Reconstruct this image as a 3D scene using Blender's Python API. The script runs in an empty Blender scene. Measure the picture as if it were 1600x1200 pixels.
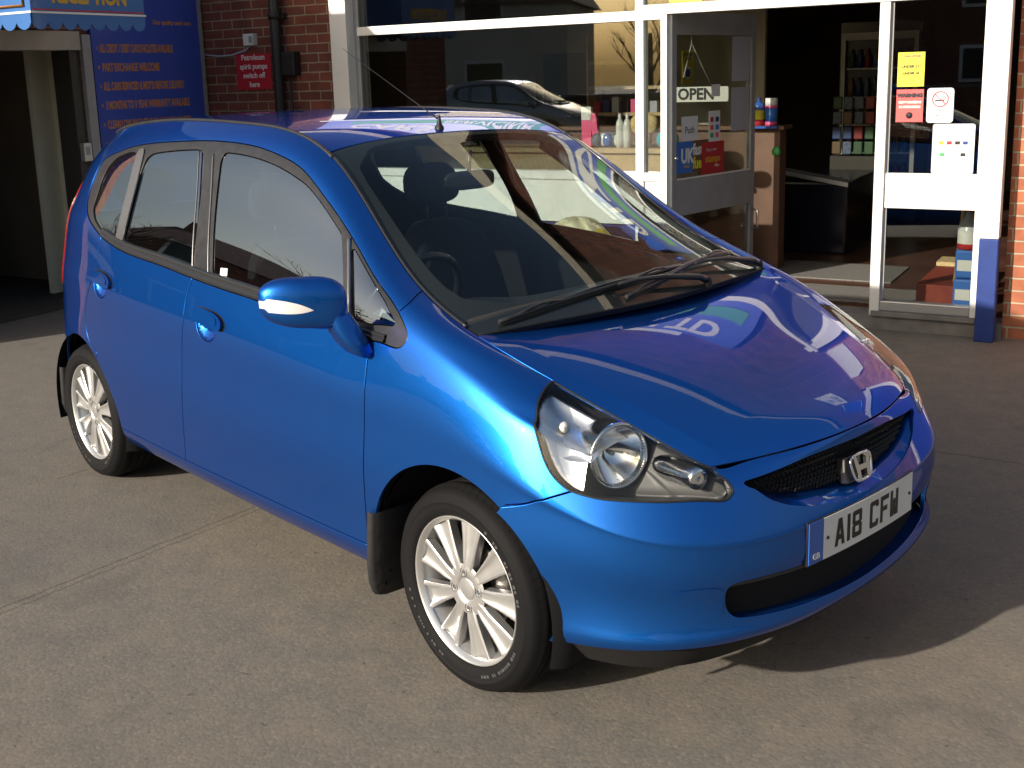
import bpy, math, random
import numpy as np
from mathutils import Matrix, Vector
from mathutils.geometry import delaunay_2d_cdt
random.seed(7); np.random.seed(7)
SC=bpy.context.scene; COL=SC.collection
R=math.radians
# ---------------------------------------------------------------- camera
cd=bpy.data.cameras.new('camera'); cam=bpy.data.objects.new('camera',cd); COL.objects.link(cam)
cam.matrix_world=Matrix(((0.674179,-0.130449,0.726956,2.171138),(0.737959,0.158939,-0.655862,-2.575405),(-0.029985,0.978632,0.203419,1.656474),(0.000000,0.000000,0.000000,1.000000)))
cd.lens=39.4430; cd.shift_x=0.01346; cd.shift_y=-0.07423
cd.sensor_width=36; cd.clip_start=.05; cd.clip_end=600
SC.camera=cam
# ---------------------------------------------------------------- sky, sun, exposure
SUN_H,SUN_E=R(262),R(20.5)
world=bpy.data.worlds.new('World'); SC.world=world; world.use_nodes=True
nt=world.node_tree; bg=nt.nodes['Background']; sky=nt.nodes.new('ShaderNodeTexSky')
sky.sky_type='NISHITA'; sky.sun_disc=False; sky.sun_elevation=SUN_E; sky.sun_rotation=R(90)-SUN_H
sky.air_density=1.2; sky.dust_density=4.5; sky.ozone_density=1.2
nt.links.new(sky.outputs[0],bg.inputs[0]); bg.inputs[1].default_value=.095
sl=bpy.data.lights.new('sun','SUN'); sl.energy=4.9; sl.angle=R(.9); sl.color=(1,.92,.80)
sun=bpy.data.objects.new('sun',sl); COL.objects.link(sun)
sun.rotation_euler=Vector((math.cos(SUN_H)*math.cos(SUN_E),math.sin(SUN_H)*math.cos(SUN_E),math.sin(SUN_E))).to_track_quat('Z','Y').to_euler()
SC.view_settings.view_transform='Standard'; SC.view_settings.look='None'; SC.view_settings.exposure=.45
SC.cycles.max_bounces=10; SC.cycles.transparent_max_bounces=24; SC.cycles.caustics_reflective=False; SC.cycles.caustics_refractive=False
# ---------------------------------------------------------------- materials
MATS={}
def nodes(name):
    m=bpy.data.materials.new(name); m.use_nodes=True; MATS[name]=m
    return m,m.node_tree,m.node_tree.nodes['Principled BSDF']
def mat(name,col,rough=.5,metal=0,coat=0,spec=.5,noise=0,nscale=8,bump=0,bscale=60,emit=0,trans=0,ior=1.45):
    m,t,b=nodes(name)
    b.inputs['Base Color'].default_value=(*col,1); b.inputs['Roughness'].default_value=rough; b.inputs['Metallic'].default_value=metal
    b.inputs['Coat Weight'].default_value=coat; b.inputs['Coat Roughness'].default_value=.03; b.inputs['Specular IOR Level'].default_value=spec
    b.inputs['Transmission Weight'].default_value=trans; b.inputs['IOR'].default_value=ior
    tc=t.nodes.new('ShaderNodeTexCoord')
    if noise:
        n=t.nodes.new('ShaderNodeTexNoise'); n.inputs['Scale'].default_value=nscale; n.inputs['Detail'].default_value=6
        t.links.new(tc.outputs['Object'],n.inputs['Vector'])
        mx=t.nodes.new('ShaderNodeMixRGB'); mx.blend_type='MULTIPLY'; mx.inputs[0].default_value=1; mx.inputs[1].default_value=(*col,1)
        mr=t.nodes.new('ShaderNodeMapRange'); mr.inputs['From Min'].default_value=.3; mr.inputs['From Max'].default_value=.7
        mr.inputs['To Min'].default_value=1-noise; mr.inputs['To Max'].default_value=1+noise
        t.links.new(n.outputs[0],mr.inputs[0]); t.links.new(mr.outputs[0],mx.inputs[2]); t.links.new(mx.outputs[0],b.inputs['Base Color'])
    if bump:
        n=t.nodes.new('ShaderNodeTexNoise'); n.inputs['Scale'].default_value=bscale; n.inputs['Detail'].default_value=4
        t.links.new(tc.outputs['Object'],n.inputs['Vector'])
        bp=t.nodes.new('ShaderNodeBump'); bp.inputs['Strength'].default_value=bump; bp.inputs['Distance'].default_value=.004
        t.links.new(n.outputs[0],bp.inputs['Height']); t.links.new(bp.outputs[0],b.inputs['Normal'])
    if emit: b.inputs['Emission Color'].default_value=(*col,1); b.inputs['Emission Strength'].default_value=emit
    return m
def glass(name,tint,ior=1.5,rough=0.0):
    """thin pane: reflects by Fresnel, the rest passes straight through, tinted"""
    m=bpy.data.materials.new(name); m.use_nodes=True; t=m.node_tree; t.nodes.clear(); MATS[name]=m
    o=t.nodes.new('ShaderNodeOutputMaterial'); mx=t.nodes.new('ShaderNodeMixShader'); tr=t.nodes.new('ShaderNodeBsdfTransparent'); g=t.nodes.new('ShaderNodeBsdfGlossy')
    f=t.nodes.new('ShaderNodeFresnel'); f.inputs[0].default_value=ior; tr.inputs[0].default_value=(*tint,1); g.inputs['Roughness'].default_value=rough
    g.inputs['Color'].default_value=(.95,.98,1,1)
    ge=t.nodes.new('ShaderNodeNewGeometry'); mr=t.nodes.new('ShaderNodeMapRange'); mr.inputs['To Min'].default_value=ior; mr.inputs['To Max'].default_value=1/ior
    t.links.new(ge.outputs['Backfacing'],mr.inputs[0]); t.links.new(mr.outputs[0],f.inputs[0])
    t.links.new(f.outputs[0],mx.inputs[0]); t.links.new(tr.outputs[0],mx.inputs[1]); t.links.new(g.outputs[0],mx.inputs[2]); t.links.new(mx.outputs[0],o.inputs[0])
    return m
def paint_mat(name,col,edge=(.05,.28,.85)):
    """metallic flake base under clear coat; the flake sparkle is a fine bump of the base layer"""
    m,t,b=nodes(name)
    b.inputs['Base Color'].default_value=(*col,1); b.inputs['Metallic'].default_value=.86; b.inputs['Specular Tint'].default_value=(*edge,1); b.inputs['Roughness'].default_value=.34
    b.inputs['Coat Weight'].default_value=1; b.inputs['Coat Roughness'].default_value=.012; b.inputs['Coat IOR'].default_value=1.40
    tc=t.nodes.new('ShaderNodeTexCoord'); v=t.nodes.new('ShaderNodeTexVoronoi'); v.inputs['Scale'].default_value=900
    t.links.new(tc.outputs['Object'],v.inputs['Vector'])
    mr=t.nodes.new('ShaderNodeMapRange'); mr.inputs['To Min'].default_value=.28; mr.inputs['To Max'].default_value=.40
    sp=t.nodes.new('ShaderNodeSeparateColor'); t.links.new(v.outputs['Color'],sp.inputs[0]); t.links.new(sp.outputs[0],mr.inputs[0]); t.links.new(mr.outputs[0],b.inputs['Roughness'])
    nn_=t.nodes.new('ShaderNodeTexNoise'); nn_.inputs['Scale'].default_value=2.5; nn_.inputs['Detail'].default_value=7; t.links.new(tc.outputs['Object'],nn_.inputs['Vector'])
    m2=t.nodes.new('ShaderNodeMapRange'); m2.inputs['From Min'].default_value=.4; m2.inputs['From Max'].default_value=.75; m2.inputs['To Min'].default_value=.006; m2.inputs['To Max'].default_value=.030; t.links.new(nn_.outputs[0],m2.inputs[0]); t.links.new(m2.outputs[0],b.inputs['Coat Roughness'])
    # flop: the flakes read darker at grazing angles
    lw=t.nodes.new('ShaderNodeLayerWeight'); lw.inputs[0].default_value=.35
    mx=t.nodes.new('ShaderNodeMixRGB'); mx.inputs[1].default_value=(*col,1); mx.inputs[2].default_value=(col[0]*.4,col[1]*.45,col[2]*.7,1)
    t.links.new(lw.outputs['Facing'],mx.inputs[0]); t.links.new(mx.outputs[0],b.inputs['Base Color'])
    return m
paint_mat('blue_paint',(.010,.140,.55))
mat('black_trim',(.028,.028,.031),.32,noise=.2,nscale=30)
mat('pillar_grey',(.22,.22,.23),.25,metal=.7)
mat('satin_black',(.020,.020,.022),.30,coat=.3)
mat('black_plastic',(.016,.016,.018),.55,noise=.25,nscale=40,bump=.2,bscale=300)
mat('rubber_seal',(.012,.012,.012),.6)
mat('shadow_black',(.004,.004,.005),.9)
mat('chrome',(.86,.87,.88),.06,metal=1)
mat('reflector',(.98,.98,.99),.13,metal=1)
mat('lamp_housing',(.035,.034,.033),.45,metal=.3)
mat('reflector_satin',(.96,.97,.98),.40,metal=1)
mat('cowl_plastic',(.045,.044,.043),.42,noise=.1,nscale=30)
mat('lamp_bulb',(.8,.8,.75),.05,coat=1)
mat('alloy',(.66,.66,.66),.33,metal=.8,coat=.3)
mat('disc_steel',(.25,.24,.23),.35,metal=.9)
mat('mirror_indicator',(.82,.78,.76),.12,coat=1)
mat('plate_white',(.78,.78,.76),.25,coat=.3,noise=.04)
mat('plate_blue',(.03,.12,.50),.3,coat=.3)
mat('plate_black',(.01,.01,.01),.4)
mat('tail_red',(.45,.01,.01),.1,coat=1)
mat('seat_cloth',(.022,.026,.034),.9,noise=.3,nscale=60)
mat('dash_plastic',(.030,.034,.040),.65,noise=.1,nscale=20,bump=.3,bscale=500)
mat('headliner',(.12,.13,.13),.9)
glass('windscreen_glass',(.84,.92,.90),1.55)
glass('side_glass',(.60,.68,.68),4.6)
glass('lens_clear',(.97,.98,.98),1.45)
glass('shop_glass',(.80,.82,.80),1.85,.012)
# ---------------------------------------------------------------- mesh helpers
class MB:
    """collects shapes; build() links them as ONE mesh object"""
    def __init__(s): s.v=[]; s.f=[]; s.sm=[]; s.mi=[]; s.cur=0
    def add(s,vs,fs,smooth=False):
        b=len(s.v); s.v+= [tuple(float(c) for c in v) for v in vs]; s.f+=[tuple(i+b for i in f) for f in fs]; s.sm+=[smooth]*len(fs); s.mi+=[s.cur]*len(fs); return s
    def box(s,x0,x1,y0,y1,z0,z1,M=None):
        vs=[Vector((x,y,z)) for x in (x0,x1) for y in (y0,y1) for z in (z0,z1)]
        if M: vs=[M@v for v in vs]
        return s.add(vs,[(0,1,3,2),(4,6,7,5),(0,4,5,1),(2,3,7,6),(0,2,6,4),(1,5,7,3)])
    def prism(s,pts,h,M=None,h0=0):
        """outline in local xy (counter-clockwise), extruded along local z from h0 to h"""
        n=len(pts); vs=[Vector((p[0],p[1],h0)) for p in pts]+[Vector((p[0],p[1],h)) for p in pts]
        if M: vs=[M@v for v in vs]
        return s.add(vs,[tuple(range(n-1,-1,-1)),tuple(range(n,2*n))]+[(i,(i+1)%n,n+(i+1)%n,n+i) for i in range(n)])
    def tube(s,pts,r,seg=10,closed=False,cap=True):
        P=[Vector(p) for p in pts]; n=len(P); rr=r if hasattr(r,'__len__') else [r]*n; vs=[]
        up=None
        for i in range(n):
            a=P[i-1] if (i or closed) else P[0]; b=P[(i+1)%n] if (i<n-1 or closed) else P[-1]; t=(b-a).normalized()
            if up is None: up=Vector((0,0,1)) if abs(t.z)<.9 else Vector((1,0,0))
            x=t.cross(up).normalized(); y=x.cross(t).normalized(); up=y
            for k in range(seg):
                q=2*math.pi*k/seg; vs.append(P[i]+x*math.cos(q)*rr[i]+y*math.sin(q)*rr[i])
        fs=[(i*seg+k,i*seg+(k+1)%seg,((i+1)%n)*seg+(k+1)%seg,((i+1)%n)*seg+k) for i in range(n if closed else n-1) for k in range(seg)]
        s.add(vs,fs,True)
        if cap and not closed: s.f+=[tuple(len(s.v)-n*seg+k for k in range(seg))[::-1],tuple(len(s.v)-seg+k for k in range(seg))]; s.sm+=[False,False]; s.mi+=[s.cur]*2
        return s
    def lathe(s,prof,seg=48,M=None,smooth=True,closed=False):
        """profile (r, h): revolved round local z"""
        vs=[];n=len(prof)
        for r,h in prof:
            for k in range(seg):
                q=2*math.pi*k/seg; v=Vector((r*math.cos(q),r*math.sin(q),h)); vs.append(M@v if M else v)
        m=n if closed else n-1
        return s.add(vs,[(i*seg+k,i*seg+(k+1)%seg,((i+1)%n)*seg+(k+1)%seg,((i+1)%n)*seg+k) for i in range(m) for k in range(seg)],smooth)
    def grid(s,P,smooth=True,flip=False):
        n,m=P.shape[:2]; fs=[(i*m+j,(i+1)*m+j,(i+1)*m+j+1,i*m+j+1) for i in range(n-1) for j in range(m-1)]
        if flip: fs=[f[::-1] for f in fs]
        return s.add(P.reshape(-1,3),fs,smooth)
    def build(s,name,material,parent=None,M=None,bevel=0,seg=2,weld=False,subsurf=0,normals=None):
        me=bpy.data.meshes.new(name); me.from_pydata(s.v,[],s.f); me.update()
        for i,p in enumerate(me.polygons): p.use_smooth=s.sm[i]; p.material_index=s.mi[i]
        for m_ in (material if isinstance(material,(list,tuple)) else [material]): me.materials.append(MATS[m_])
        if normals is not None: me.normals_split_custom_set_from_vertices([tuple(n) for n in normals])
        o=bpy.data.objects.new(name,me); COL.objects.link(o)
        if parent: o.parent=parent
        if M is not None: o.matrix_local=M
        if bevel:
            b=o.modifiers.new('bevel','BEVEL'); b.width=bevel; b.segments=seg; b.limit_method='ANGLE'; b.angle_limit=R(40); b.harden_normals=False
        if subsurf:
            b=o.modifiers.new('sub','SUBSURF'); b.levels=b.render_levels=subsurf
        return o
def tag(o,label=None,cat=None,group=None,kind=None):
    if label: o['label']=label
    if cat: o['category']=cat
    if group: o['group']=group
    if kind: o['kind']=kind
    return o
def thing(name,label,cat,M=None,group=None):
    o=bpy.data.objects.new(name,None); COL.objects.link(o); o.empty_display_size=.2
    if M is not None: o.matrix_world=M
    return tag(o,label,cat,group)
def T(x,y,z): return Matrix.Translation((x,y,z))
def text(body,size,M,depth=.001,align='CENTER',bold=0,sx=1):
    """text as raised mesh; lies in local xy of M, faces +z"""
    c=bpy.data.curves.new('lettering','FONT'); c.body=body; c.size=size; c.extrude=depth; c.align_x=align; c.align_y='CENTER'; c.offset=bold; c.resolution_u=3
    o=bpy.data.objects.new('lettering',c); COL.objects.link(o)
    dg=bpy.context.evaluated_depsgraph_get(); dg.update(); me=bpy.data.meshes.new_from_object(o.evaluated_get(dg))
    vs=[M@Vector((v.co.x*sx,v.co.y,v.co.z)) for v in me.vertices]; fs=[tuple(p.vertices) for p in me.polygons]
    bpy.data.objects.remove(o); bpy.data.curves.remove(c); bpy.data.meshes.remove(me)
    return vs,fs
# ---------------------------------------------------------------- the car body as a measured surface

# ---- body surface: bicubic interpolating spline through measured sections (y = half width) ----
def plan_norm(B):
    T=np.gradient(B,axis=0); T[0]=(0,1); T[-1]=(0,-1); T/=np.linalg.norm(T,axis=1)[:,None]
    return np.stack([T[:,1],-T[:,0]],1)   # outward normal
BP=np.array([(.745,0),(.733,.22),(.70,.42),(.625,.60),(.50,.715),(.34,.785),(.05,.820),(-.35,.832),(-.85,.836),(-1.35,.836),(-1.85,.832),(-2.25,.818),(-2.58,.785),(-2.83,.69),(-2.97,.45),(-3.01,0)])
# rows 0..5 : (z, inset)
Z=np.array([
#  0    1    2    3    4    5     6    7    8    9   10   11   12   13   14   15
 [.178,.178,.180,.185,.19 ,.20 , .215,.235,.235,.235,.235,.23,.22 ,.22 ,.22 ,.22],
 [.262,.262,.272,.282,.278,.268, .27, .285,.285,.285,.285,.28,.28 ,.29 ,.30 ,.30],
 [.298,.298,.308,.320,.322,.330, .345,.350,.350,.350,.350,.35,.355,.365,.375,.375],
 [.366,.366,.370,.380,.392,.41 , .44, .44, .44, .44, .44, .44 ,.45 ,.46 ,.47 ,.47],
 [.455,.455,.46 ,.475,.495,.53 , .57, .58, .58, .59, .60, .61 ,.61 ,.61 ,.61 ,.61],
 [.522,.522,.527,.545,.578,.625, .69, .70, .71, .72, .73, .74 ,.75 ,.75 ,.76 ,.76],
 [.560,.560,.565,.585,.620,.680, .770,.800,.825,.848,.868,.880,.885,.885,.885,.885],
 [.612,.612,.617,.638,.683,.745, .815,.838,.862,.885,.905,.917,.925,.93 ,.93 ,.93]])
D=np.array([
 [.10 ,.10 ,.10 ,.09 ,.08 ,.07 ,.065,.06 ,.06 ,.06 ,.06 ,.06 ,.07 ,.08 ,.09 ,.09],
 [.024,.024,.020,.014,.014,.020,.03 ,.03 ,.03 ,.03 ,.03 ,.03 ,.03 ,.03 ,.03 ,.03],
 [.013,.013,.011,.008,.008,.013,.018,.020,.020,.020,.020,.018,.015,.012,.012,.012],
 [.019,.019,.019,.018,.015,.009,.007,.011,.011,.011,.011,.009,.006,0,0,0],
 [0]*16,
 [.001,.001,.001,.001,.001,.002,.001,.001,.001,.001,.001,.003,.008,.010,.010,.010],
 [.010,.010,.011,.012,.014,.012,.006,.0045,.004,.004,.004,.007,.018,.024,.024,.024],
 [.029,.029,.031,.035,.038,.034,.015,.0115,.011,.011,.011,.014,.026,.032,.032,.032]])
UP=np.array([ # rows 6..10 (x,y,z)
 [(.705,0,.660),(.700,0,.680),(.696,0,.695),(.693,0,.707),(.690,0,.716)],
 [(.692,.22,.660),(.686,.22,.678),(.681,.22,.693),(.675,.22,.705),(.668,.22,.7135)],
 [(.655,.405,.662),(.648,.400,.676),(.640,.394,.690),(.632,.387,.701),(.624,.380,.709)],
 [(.588,.552,.678),(.588,.533,.691),(.589,.512,.699),(.590,.489,.705),(.590,.466,.708)],
 [(.490,.655,.728),(.492,.626,.742),(.495,.592,.751),(.497,.558,.756),(.500,.523,.757)],
 [(.335,.725,.789),(.335,.695,.808),(.335,.66,.820),(.334,.62,.828),(.334,.580,.831)],
 [(.06,.778,.888),(.06,.756,.913),(.06,.728,.932),(.06,.69,.943),(.055,.653,.945)],
 [(-.35,.792,.955),(-.35,.765,1.030),(-.35,.730,1.074),(-.35,.684,1.094),(-.35,.632,1.096)],
 [(-.85,.795,.975),(-.85,.752,1.120),(-.85,.693,1.265),(-.85,.625,1.385),(-.85,.547,1.420)],
 [(-1.35,.797,1.00),(-1.35,.752,1.155),(-1.35,.690,1.315),(-1.35,.620,1.463),(-1.35,.550,1.516)],
 [(-1.85,.789,1.045),(-1.85,.746,1.180),(-1.85,.686,1.325),(-1.85,.620,1.462),(-1.85,.548,1.524)],
 [(-2.25,.775,1.085),(-2.25,.732,1.195),(-2.24,.676,1.320),(-2.23,.610,1.435),(-2.22,.540,1.505)],
 [(-2.57,.728,1.10),(-2.55,.692,1.195),(-2.52,.646,1.300),(-2.49,.588,1.400),(-2.46,.520,1.475)],
 [(-2.79,.630,1.10),(-2.75,.602,1.195),(-2.71,.566,1.290),(-2.67,.517,1.380),(-2.63,.460,1.445)],
 [(-2.915,.41,1.10),(-2.87,.395,1.195),(-2.82,.372,1.290),(-2.77,.347,1.380),(-2.71,.315,1.442)],
 [(-2.955,0,1.10),(-2.91,0,1.195),(-2.855,0,1.290),(-2.80,0,1.385),(-2.74,0,1.452)]],float)
def build_net():
    n=plan_norm(BP); rows=[]
    for j in range(8):
        P=BP-n*D[j][:,None]; P[0,1]=0;P[-1,1]=0
        rows.append(np.concatenate([P,Z[j][:,None]],1))
    net=np.stack(rows,1)             # (16,7,3)
    return np.concatenate([net,UP],1)  # (16,12,3)
class Spl:
    """C2 natural cubic interpolation along axis 0"""
    def __init__(s,t,Y):
        s.t=np.asarray(t,float); s.Y=np.asarray(Y,float); n=len(t); h=np.diff(s.t)
        A=np.zeros((n,n)); R=np.zeros((n,)+s.Y.shape[1:]); A[0,0]=A[-1,-1]=1
        for i in range(1,n-1):
            A[i,i-1]=h[i-1];A[i,i]=2*(h[i-1]+h[i]);A[i,i+1]=h[i]
            R[i]=6*((s.Y[i+1]-s.Y[i])/h[i]-(s.Y[i]-s.Y[i-1])/h[i-1])
        s.M=np.linalg.solve(A,R.reshape(n,-1)).reshape(s.Y.shape)
    def __call__(s,x):
        x=np.asarray(x,float); i=np.clip(np.searchsorted(s.t,x)-1,0,len(s.t)-2); h=(s.t[i+1]-s.t[i])
        sh=x.shape+(1,)*(s.Y.ndim-1); a=((s.t[i+1]-x)/h).reshape(sh); b=((x-s.t[i])/h).reshape(sh); hh=h.reshape(sh)
        return a*s.Y[i]+b*s.Y[i+1]+((a**3-a)*s.M[i]+(b**3-b)*s.M[i+1])*hh*hh/6
NET=build_net()
m=np.array([1,-1,1.])
EXT=np.concatenate([NET[5:0:-1]*m,NET,NET[-2:-7:-1]*m],0)   # mirrored beyond both centre lines
ch=np.linalg.norm(np.diff(EXT[:,4],axis=0),axis=1); U=np.concatenate([[0],np.cumsum(ch)]); U-=U[5]
UMAX=U[-6]
vs=np.mean([np.linalg.norm(np.diff(NET[i],axis=0),axis=1) for i in (5,6,7,8,9,10,11)],0); V=np.concatenate([[0],np.cumsum(vs)]); VMAX=V[-1]
SU=Spl(U,EXT)
def S(u,v):
    u=np.atleast_1d(np.asarray(u,float)); v=np.atleast_1d(np.asarray(v,float)); 
    P=SU(u)                          # (n,11,3)
    sp=Spl(V,np.moveaxis(P,1,0))     # rows axis 0 : (11,n,3)
    i=np.clip(np.searchsorted(V,v)-1,0,11); h=V[i+1]-V[i]; a=((V[i+1]-v)/h)[:,None]; b=((v-V[i])/h)[:,None]; k=np.arange(len(v))
    return a*sp.Y[i,k]+b*sp.Y[i+1,k]+((a**3-a)*sp.M[i,k]+(b**3-b)*sp.M[i+1,k])*(h*h)[:,None]/6
def SN(u,v,e=1e-3):
    u=np.atleast_1d(u);v=np.atleast_1d(v)
    v0=np.clip(v-e,0,VMAX);v1=np.clip(v+e,0,VMAX)
    du=S(u+e,v)-S(u-e,v); dv=S(u,v1)-S(u,v0); n=np.cross(du,dv); n/=np.linalg.norm(n,axis=1)[:,None]
    return n   # outward on the +y half
# dense lookup grid
_gu=np.linspace(0,UMAX,360); _gv=np.linspace(0,VMAX,90)
GU,GV=np.meshgrid(_gu,_gv,indexing='ij'); GP=S(GU.ravel(),GV.ravel())
def nearest(P):
    """3D points (y>0 half) -> uv"""
    P=np.atleast_2d(P); out=[]
    for p in P:
        k=np.argmin(((GP-p)**2).sum(1)); u,v=GU.ravel()[k],GV.ravel()[k]
        for _ in range(6):
            e=1e-4; q=S([u,u+e,u],[v,v,v+(e if v<VMAX-e else -e)]); J=np.stack([(q[1]-q[0])/e,(q[2]-q[0])/(e if v<VMAX-e else -e)],1)
            d=np.linalg.lstsq(J,p-q[0],rcond=None)[0]; u=np.clip(u+d[0],-.3,UMAX+.3); v=np.clip(v+d[1],0,VMAX)
        out.append((u,v))
    return np.array(out)
# rail (edge of the top surfaces)
def rail(u): return S(u,np.full(np.shape(u),VMAX))

# ---- top surfaces: hood, windscreen, roof, each spanned between the rails ----
def bez(pts):
    pts=np.array(pts,float); d=np.r_[0,np.cumsum(np.linalg.norm(np.diff(pts,axis=0),axis=1))]; d/=d[-1]; return Spl(d,pts)
def rail_u(x0):   # u of the rail at a given x behind the nose corner
    us=np.linspace(U[8],U[-6]-.05,600); P=rail(us); return np.interp(-x0,-P[:,0],us)
UC=nearest(np.array([[.590,.466,.708]]))[0][0]      # hood front corner
UH=rail_u(-.038); UA=rail_u(-.868); UR=rail_u(-2.45)
def span(E0,E1,C,prof,na,w):
    """E0..E1 rail range, C centre curve, prof(t,a)-> (fx,fz) weights of the edge; w in [-1,1]"""
    a=np.linspace(0,1,na); E=rail(E0+(E1-E0)*a); Cc=C(a)
    A,W=np.meshgrid(a,w,indexing='ij'); t=np.abs(W); fx,fz=prof(t,A)
    x=Cc[:,None,0]+(E[:,None,0]-Cc[:,None,0])*fx; z=Cc[:,None,2]+(E[:,None,2]-Cc[:,None,2])*fz
    y=E[:,None,1]*W
    return np.stack([x,y,z],-1)
C_hood=bez([(.690,0,.716),(.655,0,.752),(.57,0,.795),(.42,0,.853),(.25,0,.905),(.10,0,.943),(-.03,0,.966)])
C_ws=bez([(.06,0,.986),(-.15,0,1.100),(-.38,0,1.214),(-.60,0,1.316),(-.78,0,1.402),(-.915,0,1.464)])
C_roof=bez([(-.915,0,1.464),(-1.10,0,1.502),(-1.35,0,1.528),(-1.75,0,1.540),(-2.15,0,1.530),(-2.45,0,1.508),(-2.66,0,1.478)])
def sm(e0,e1,x):
    t=np.clip((x-e0)/(e1-e0),0,1); return t*t*(3-2*t)
def p_hood(t,a):
    fx=t**2.0
    c=.90
    g=np.where(t<c,.62*(t/c)**2.0,.62+(1-.62)*((t-c)/(1-c)))
    s=sm(c-.022,c+.022,t); g0=.60*(t/c)**2.2; g1=.60+.40*(t-c)/(1-c); g=g0*(1-s)+g1*s
    b=np.minimum(1,a*6)
    return fx, t**2*(1-b)+g*b
def p_ws(t,a): return t**1.7, t**3.2
def p_roof(t,a): return t**2.2, t**2.6

FEAT={'pillar_seam':[(-259,754,1025),(-253,718,1047),(-286,650,1065)],'dlo':[(-259,754,1025),(-214,769,994),(-193,783,960),(-210,791,941),(-278,794,940),(-341,796,940),(-458,796,948),(-691,797,959),(-932,796,975),(-1153,798,986),(-1374,797,1000),(-1671,794,1022),(-1991,790,1046),(-2145,782,1075),(-2239,770,1107),(-2320,754,1138),(-2370,736,1167),(-2417,704,1219),(-2422,674,1282),(-2397,648,1342),(-2302,636,1386),(-2153,632,1416),(-1979,632,1437),(-1713,631,1452),(-1479,626,1459),(-1316,624,1456),(-1154,626,1444),(-1001,631,1418),(-892,636,1387),(-764,653,1323),(-601,677,1225),(-508,696,1165),(-401,722,1099),(-290,745,1042)],'qglass':[(-2317,707,1238),(-2321,684,1288),(-2296,662,1339),(-2235,647,1379),(-2117,642,1405),(-2047,648,1402),(-2042,674,1345),(-2033,713,1254),(-2026,759,1147),(-2025,782,1077),(-2072,782,1078),(-2177,773,1104),(-2260,758,1137),(-2312,737,1176)],'rglass':[(-1941,653,1401),(-1710,648,1422),(-1498,643,1431),(-1444,702,1286),(-1396,765,1117),(-1393,790,1030),(-1653,788,1045),(-1946,785,1063),(-1962,752,1164),(-1968,698,1293)],'fglass':[(-1378,644,1426),(-1230,644,1420),(-1075,647,1402),(-922,653,1367),(-826,658,1336),(-722,672,1280),(-625,689,1221),(-604,693,1207),(-530,747,1097),(-475,793,964),(-696,793,975),(-956,793,990),(-1244,793,1009),(-1281,760,1126),(-1340,699,1291)],'tglass':[(-553,693,1187),(-439,720,1113),(-330,748,1051),(-257,771,1001),(-259,777,989),(-347,784,981),(-440,787,983),(-486,750,1084)],'fd_seam':[(-341,796,940),(-339,812,873),(-337,829,784),(-350,832,631),(-369,824,470),(-390,810,319)],'mid_seam':[(-1374,797,1000),(-1395,814,932),(-1400,831,854),(-1420,835,760),(-1444,836,616),(-1481,827,464),(-1521,811,307)],'rd_seam':[(-2145,782,1075),(-2181,803,948),(-2251,813,850),(-2300,811,777),(-2319,811,702),(-2299,815,649),(-2210,820,600)],'sill':[(-390,810,319),(-636,812,316),(-1019,813,312),(-1318,812,309),(-1521,811,307),(-1787,809,307),(-2013,803,305)],'bump_seam':[(390,750,673),(346,778,653),(295,794,632),(216,807,606)],'hl_back':[(205,626,886),(223,675,873),(241,712,851),(258,734,827),(285,757,784),(316,764,733),(352,761,695),(390,750,673)],'hl_low':[(390,750,673),(435,726,663),(502,676,657),(575,600,653),(625,517,645),(644,467,643),(644,450,655)],'hl_tip':[(644,450,655),(629,453,678),(597,464,704)],'intake':[(670,494,431),(663,483,386),(666,473,355),(675,452,330),(696,374,313),(716,262,296),(729,133,288),(733,14,284)],'intake_top':[(670,494,431),(702,386,431),(719,272,421),(731,143,417),(733,21,407)],'grille':[(639,397,690),(657,329,693),(678,221,699),(691,93,705),(693,20,707)],'grille_low':[(628,421,694),(658,396,662),(676,355,635),(701,280,600),(722,167,577),(734,17,562)],'mesh_low':[(644,395,684),(668,358,659),(687,289,636),(706,188,616),(715,98,606)],'handleF':[(-1312,819,910),(-1196,816,918),(-1122,816,913),(-1102,826,870),(-1281,830,860)],'handleR':[(-2200,805,933),(-2105,807,946),(-2003,811,943),(-1992,821,895),(-2185,812,897)],'plate':[(730,243,531),(723,224,415),(744,31,521)],'rpillar':[(-2041,641,1415),(-1973,641,1421),(-1957,698,1294),(-1944,756,1153),(-1949,787,1055),(-2014,786,1064),(-2008,763,1136),(-2022,703,1279)],'bline':[(-1533,648,1422),(-1443,729,1221),(-1380,792,1021)],'fline':[(-1428,650,1416),(-1336,733,1207),(-1266,793,1009)],'qline':[(-569,690,1197),(-504,743,1100),(-449,787,982)],'sticker':[(-1207,781,1053),(-1163,779,1055),(-1159,786,1031),(-1204,787,1028)],'permit':[(-337,762,1033),(-262,771,1000),(-372,775,1011)],'crease':[(-2657,747,890),(-2274,807,894),(-1848,825,889),(-1337,829,867),(-914,829,846),(-367,825,815),(189,799,748)],'fog':[(589,628,429),(668,496,426),(590,617,392)],'taill':[(-2687,706,1047),(-2704,721,944),(-2697,738,863),(-2701,746,764),(-2704,753,657)]}

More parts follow.
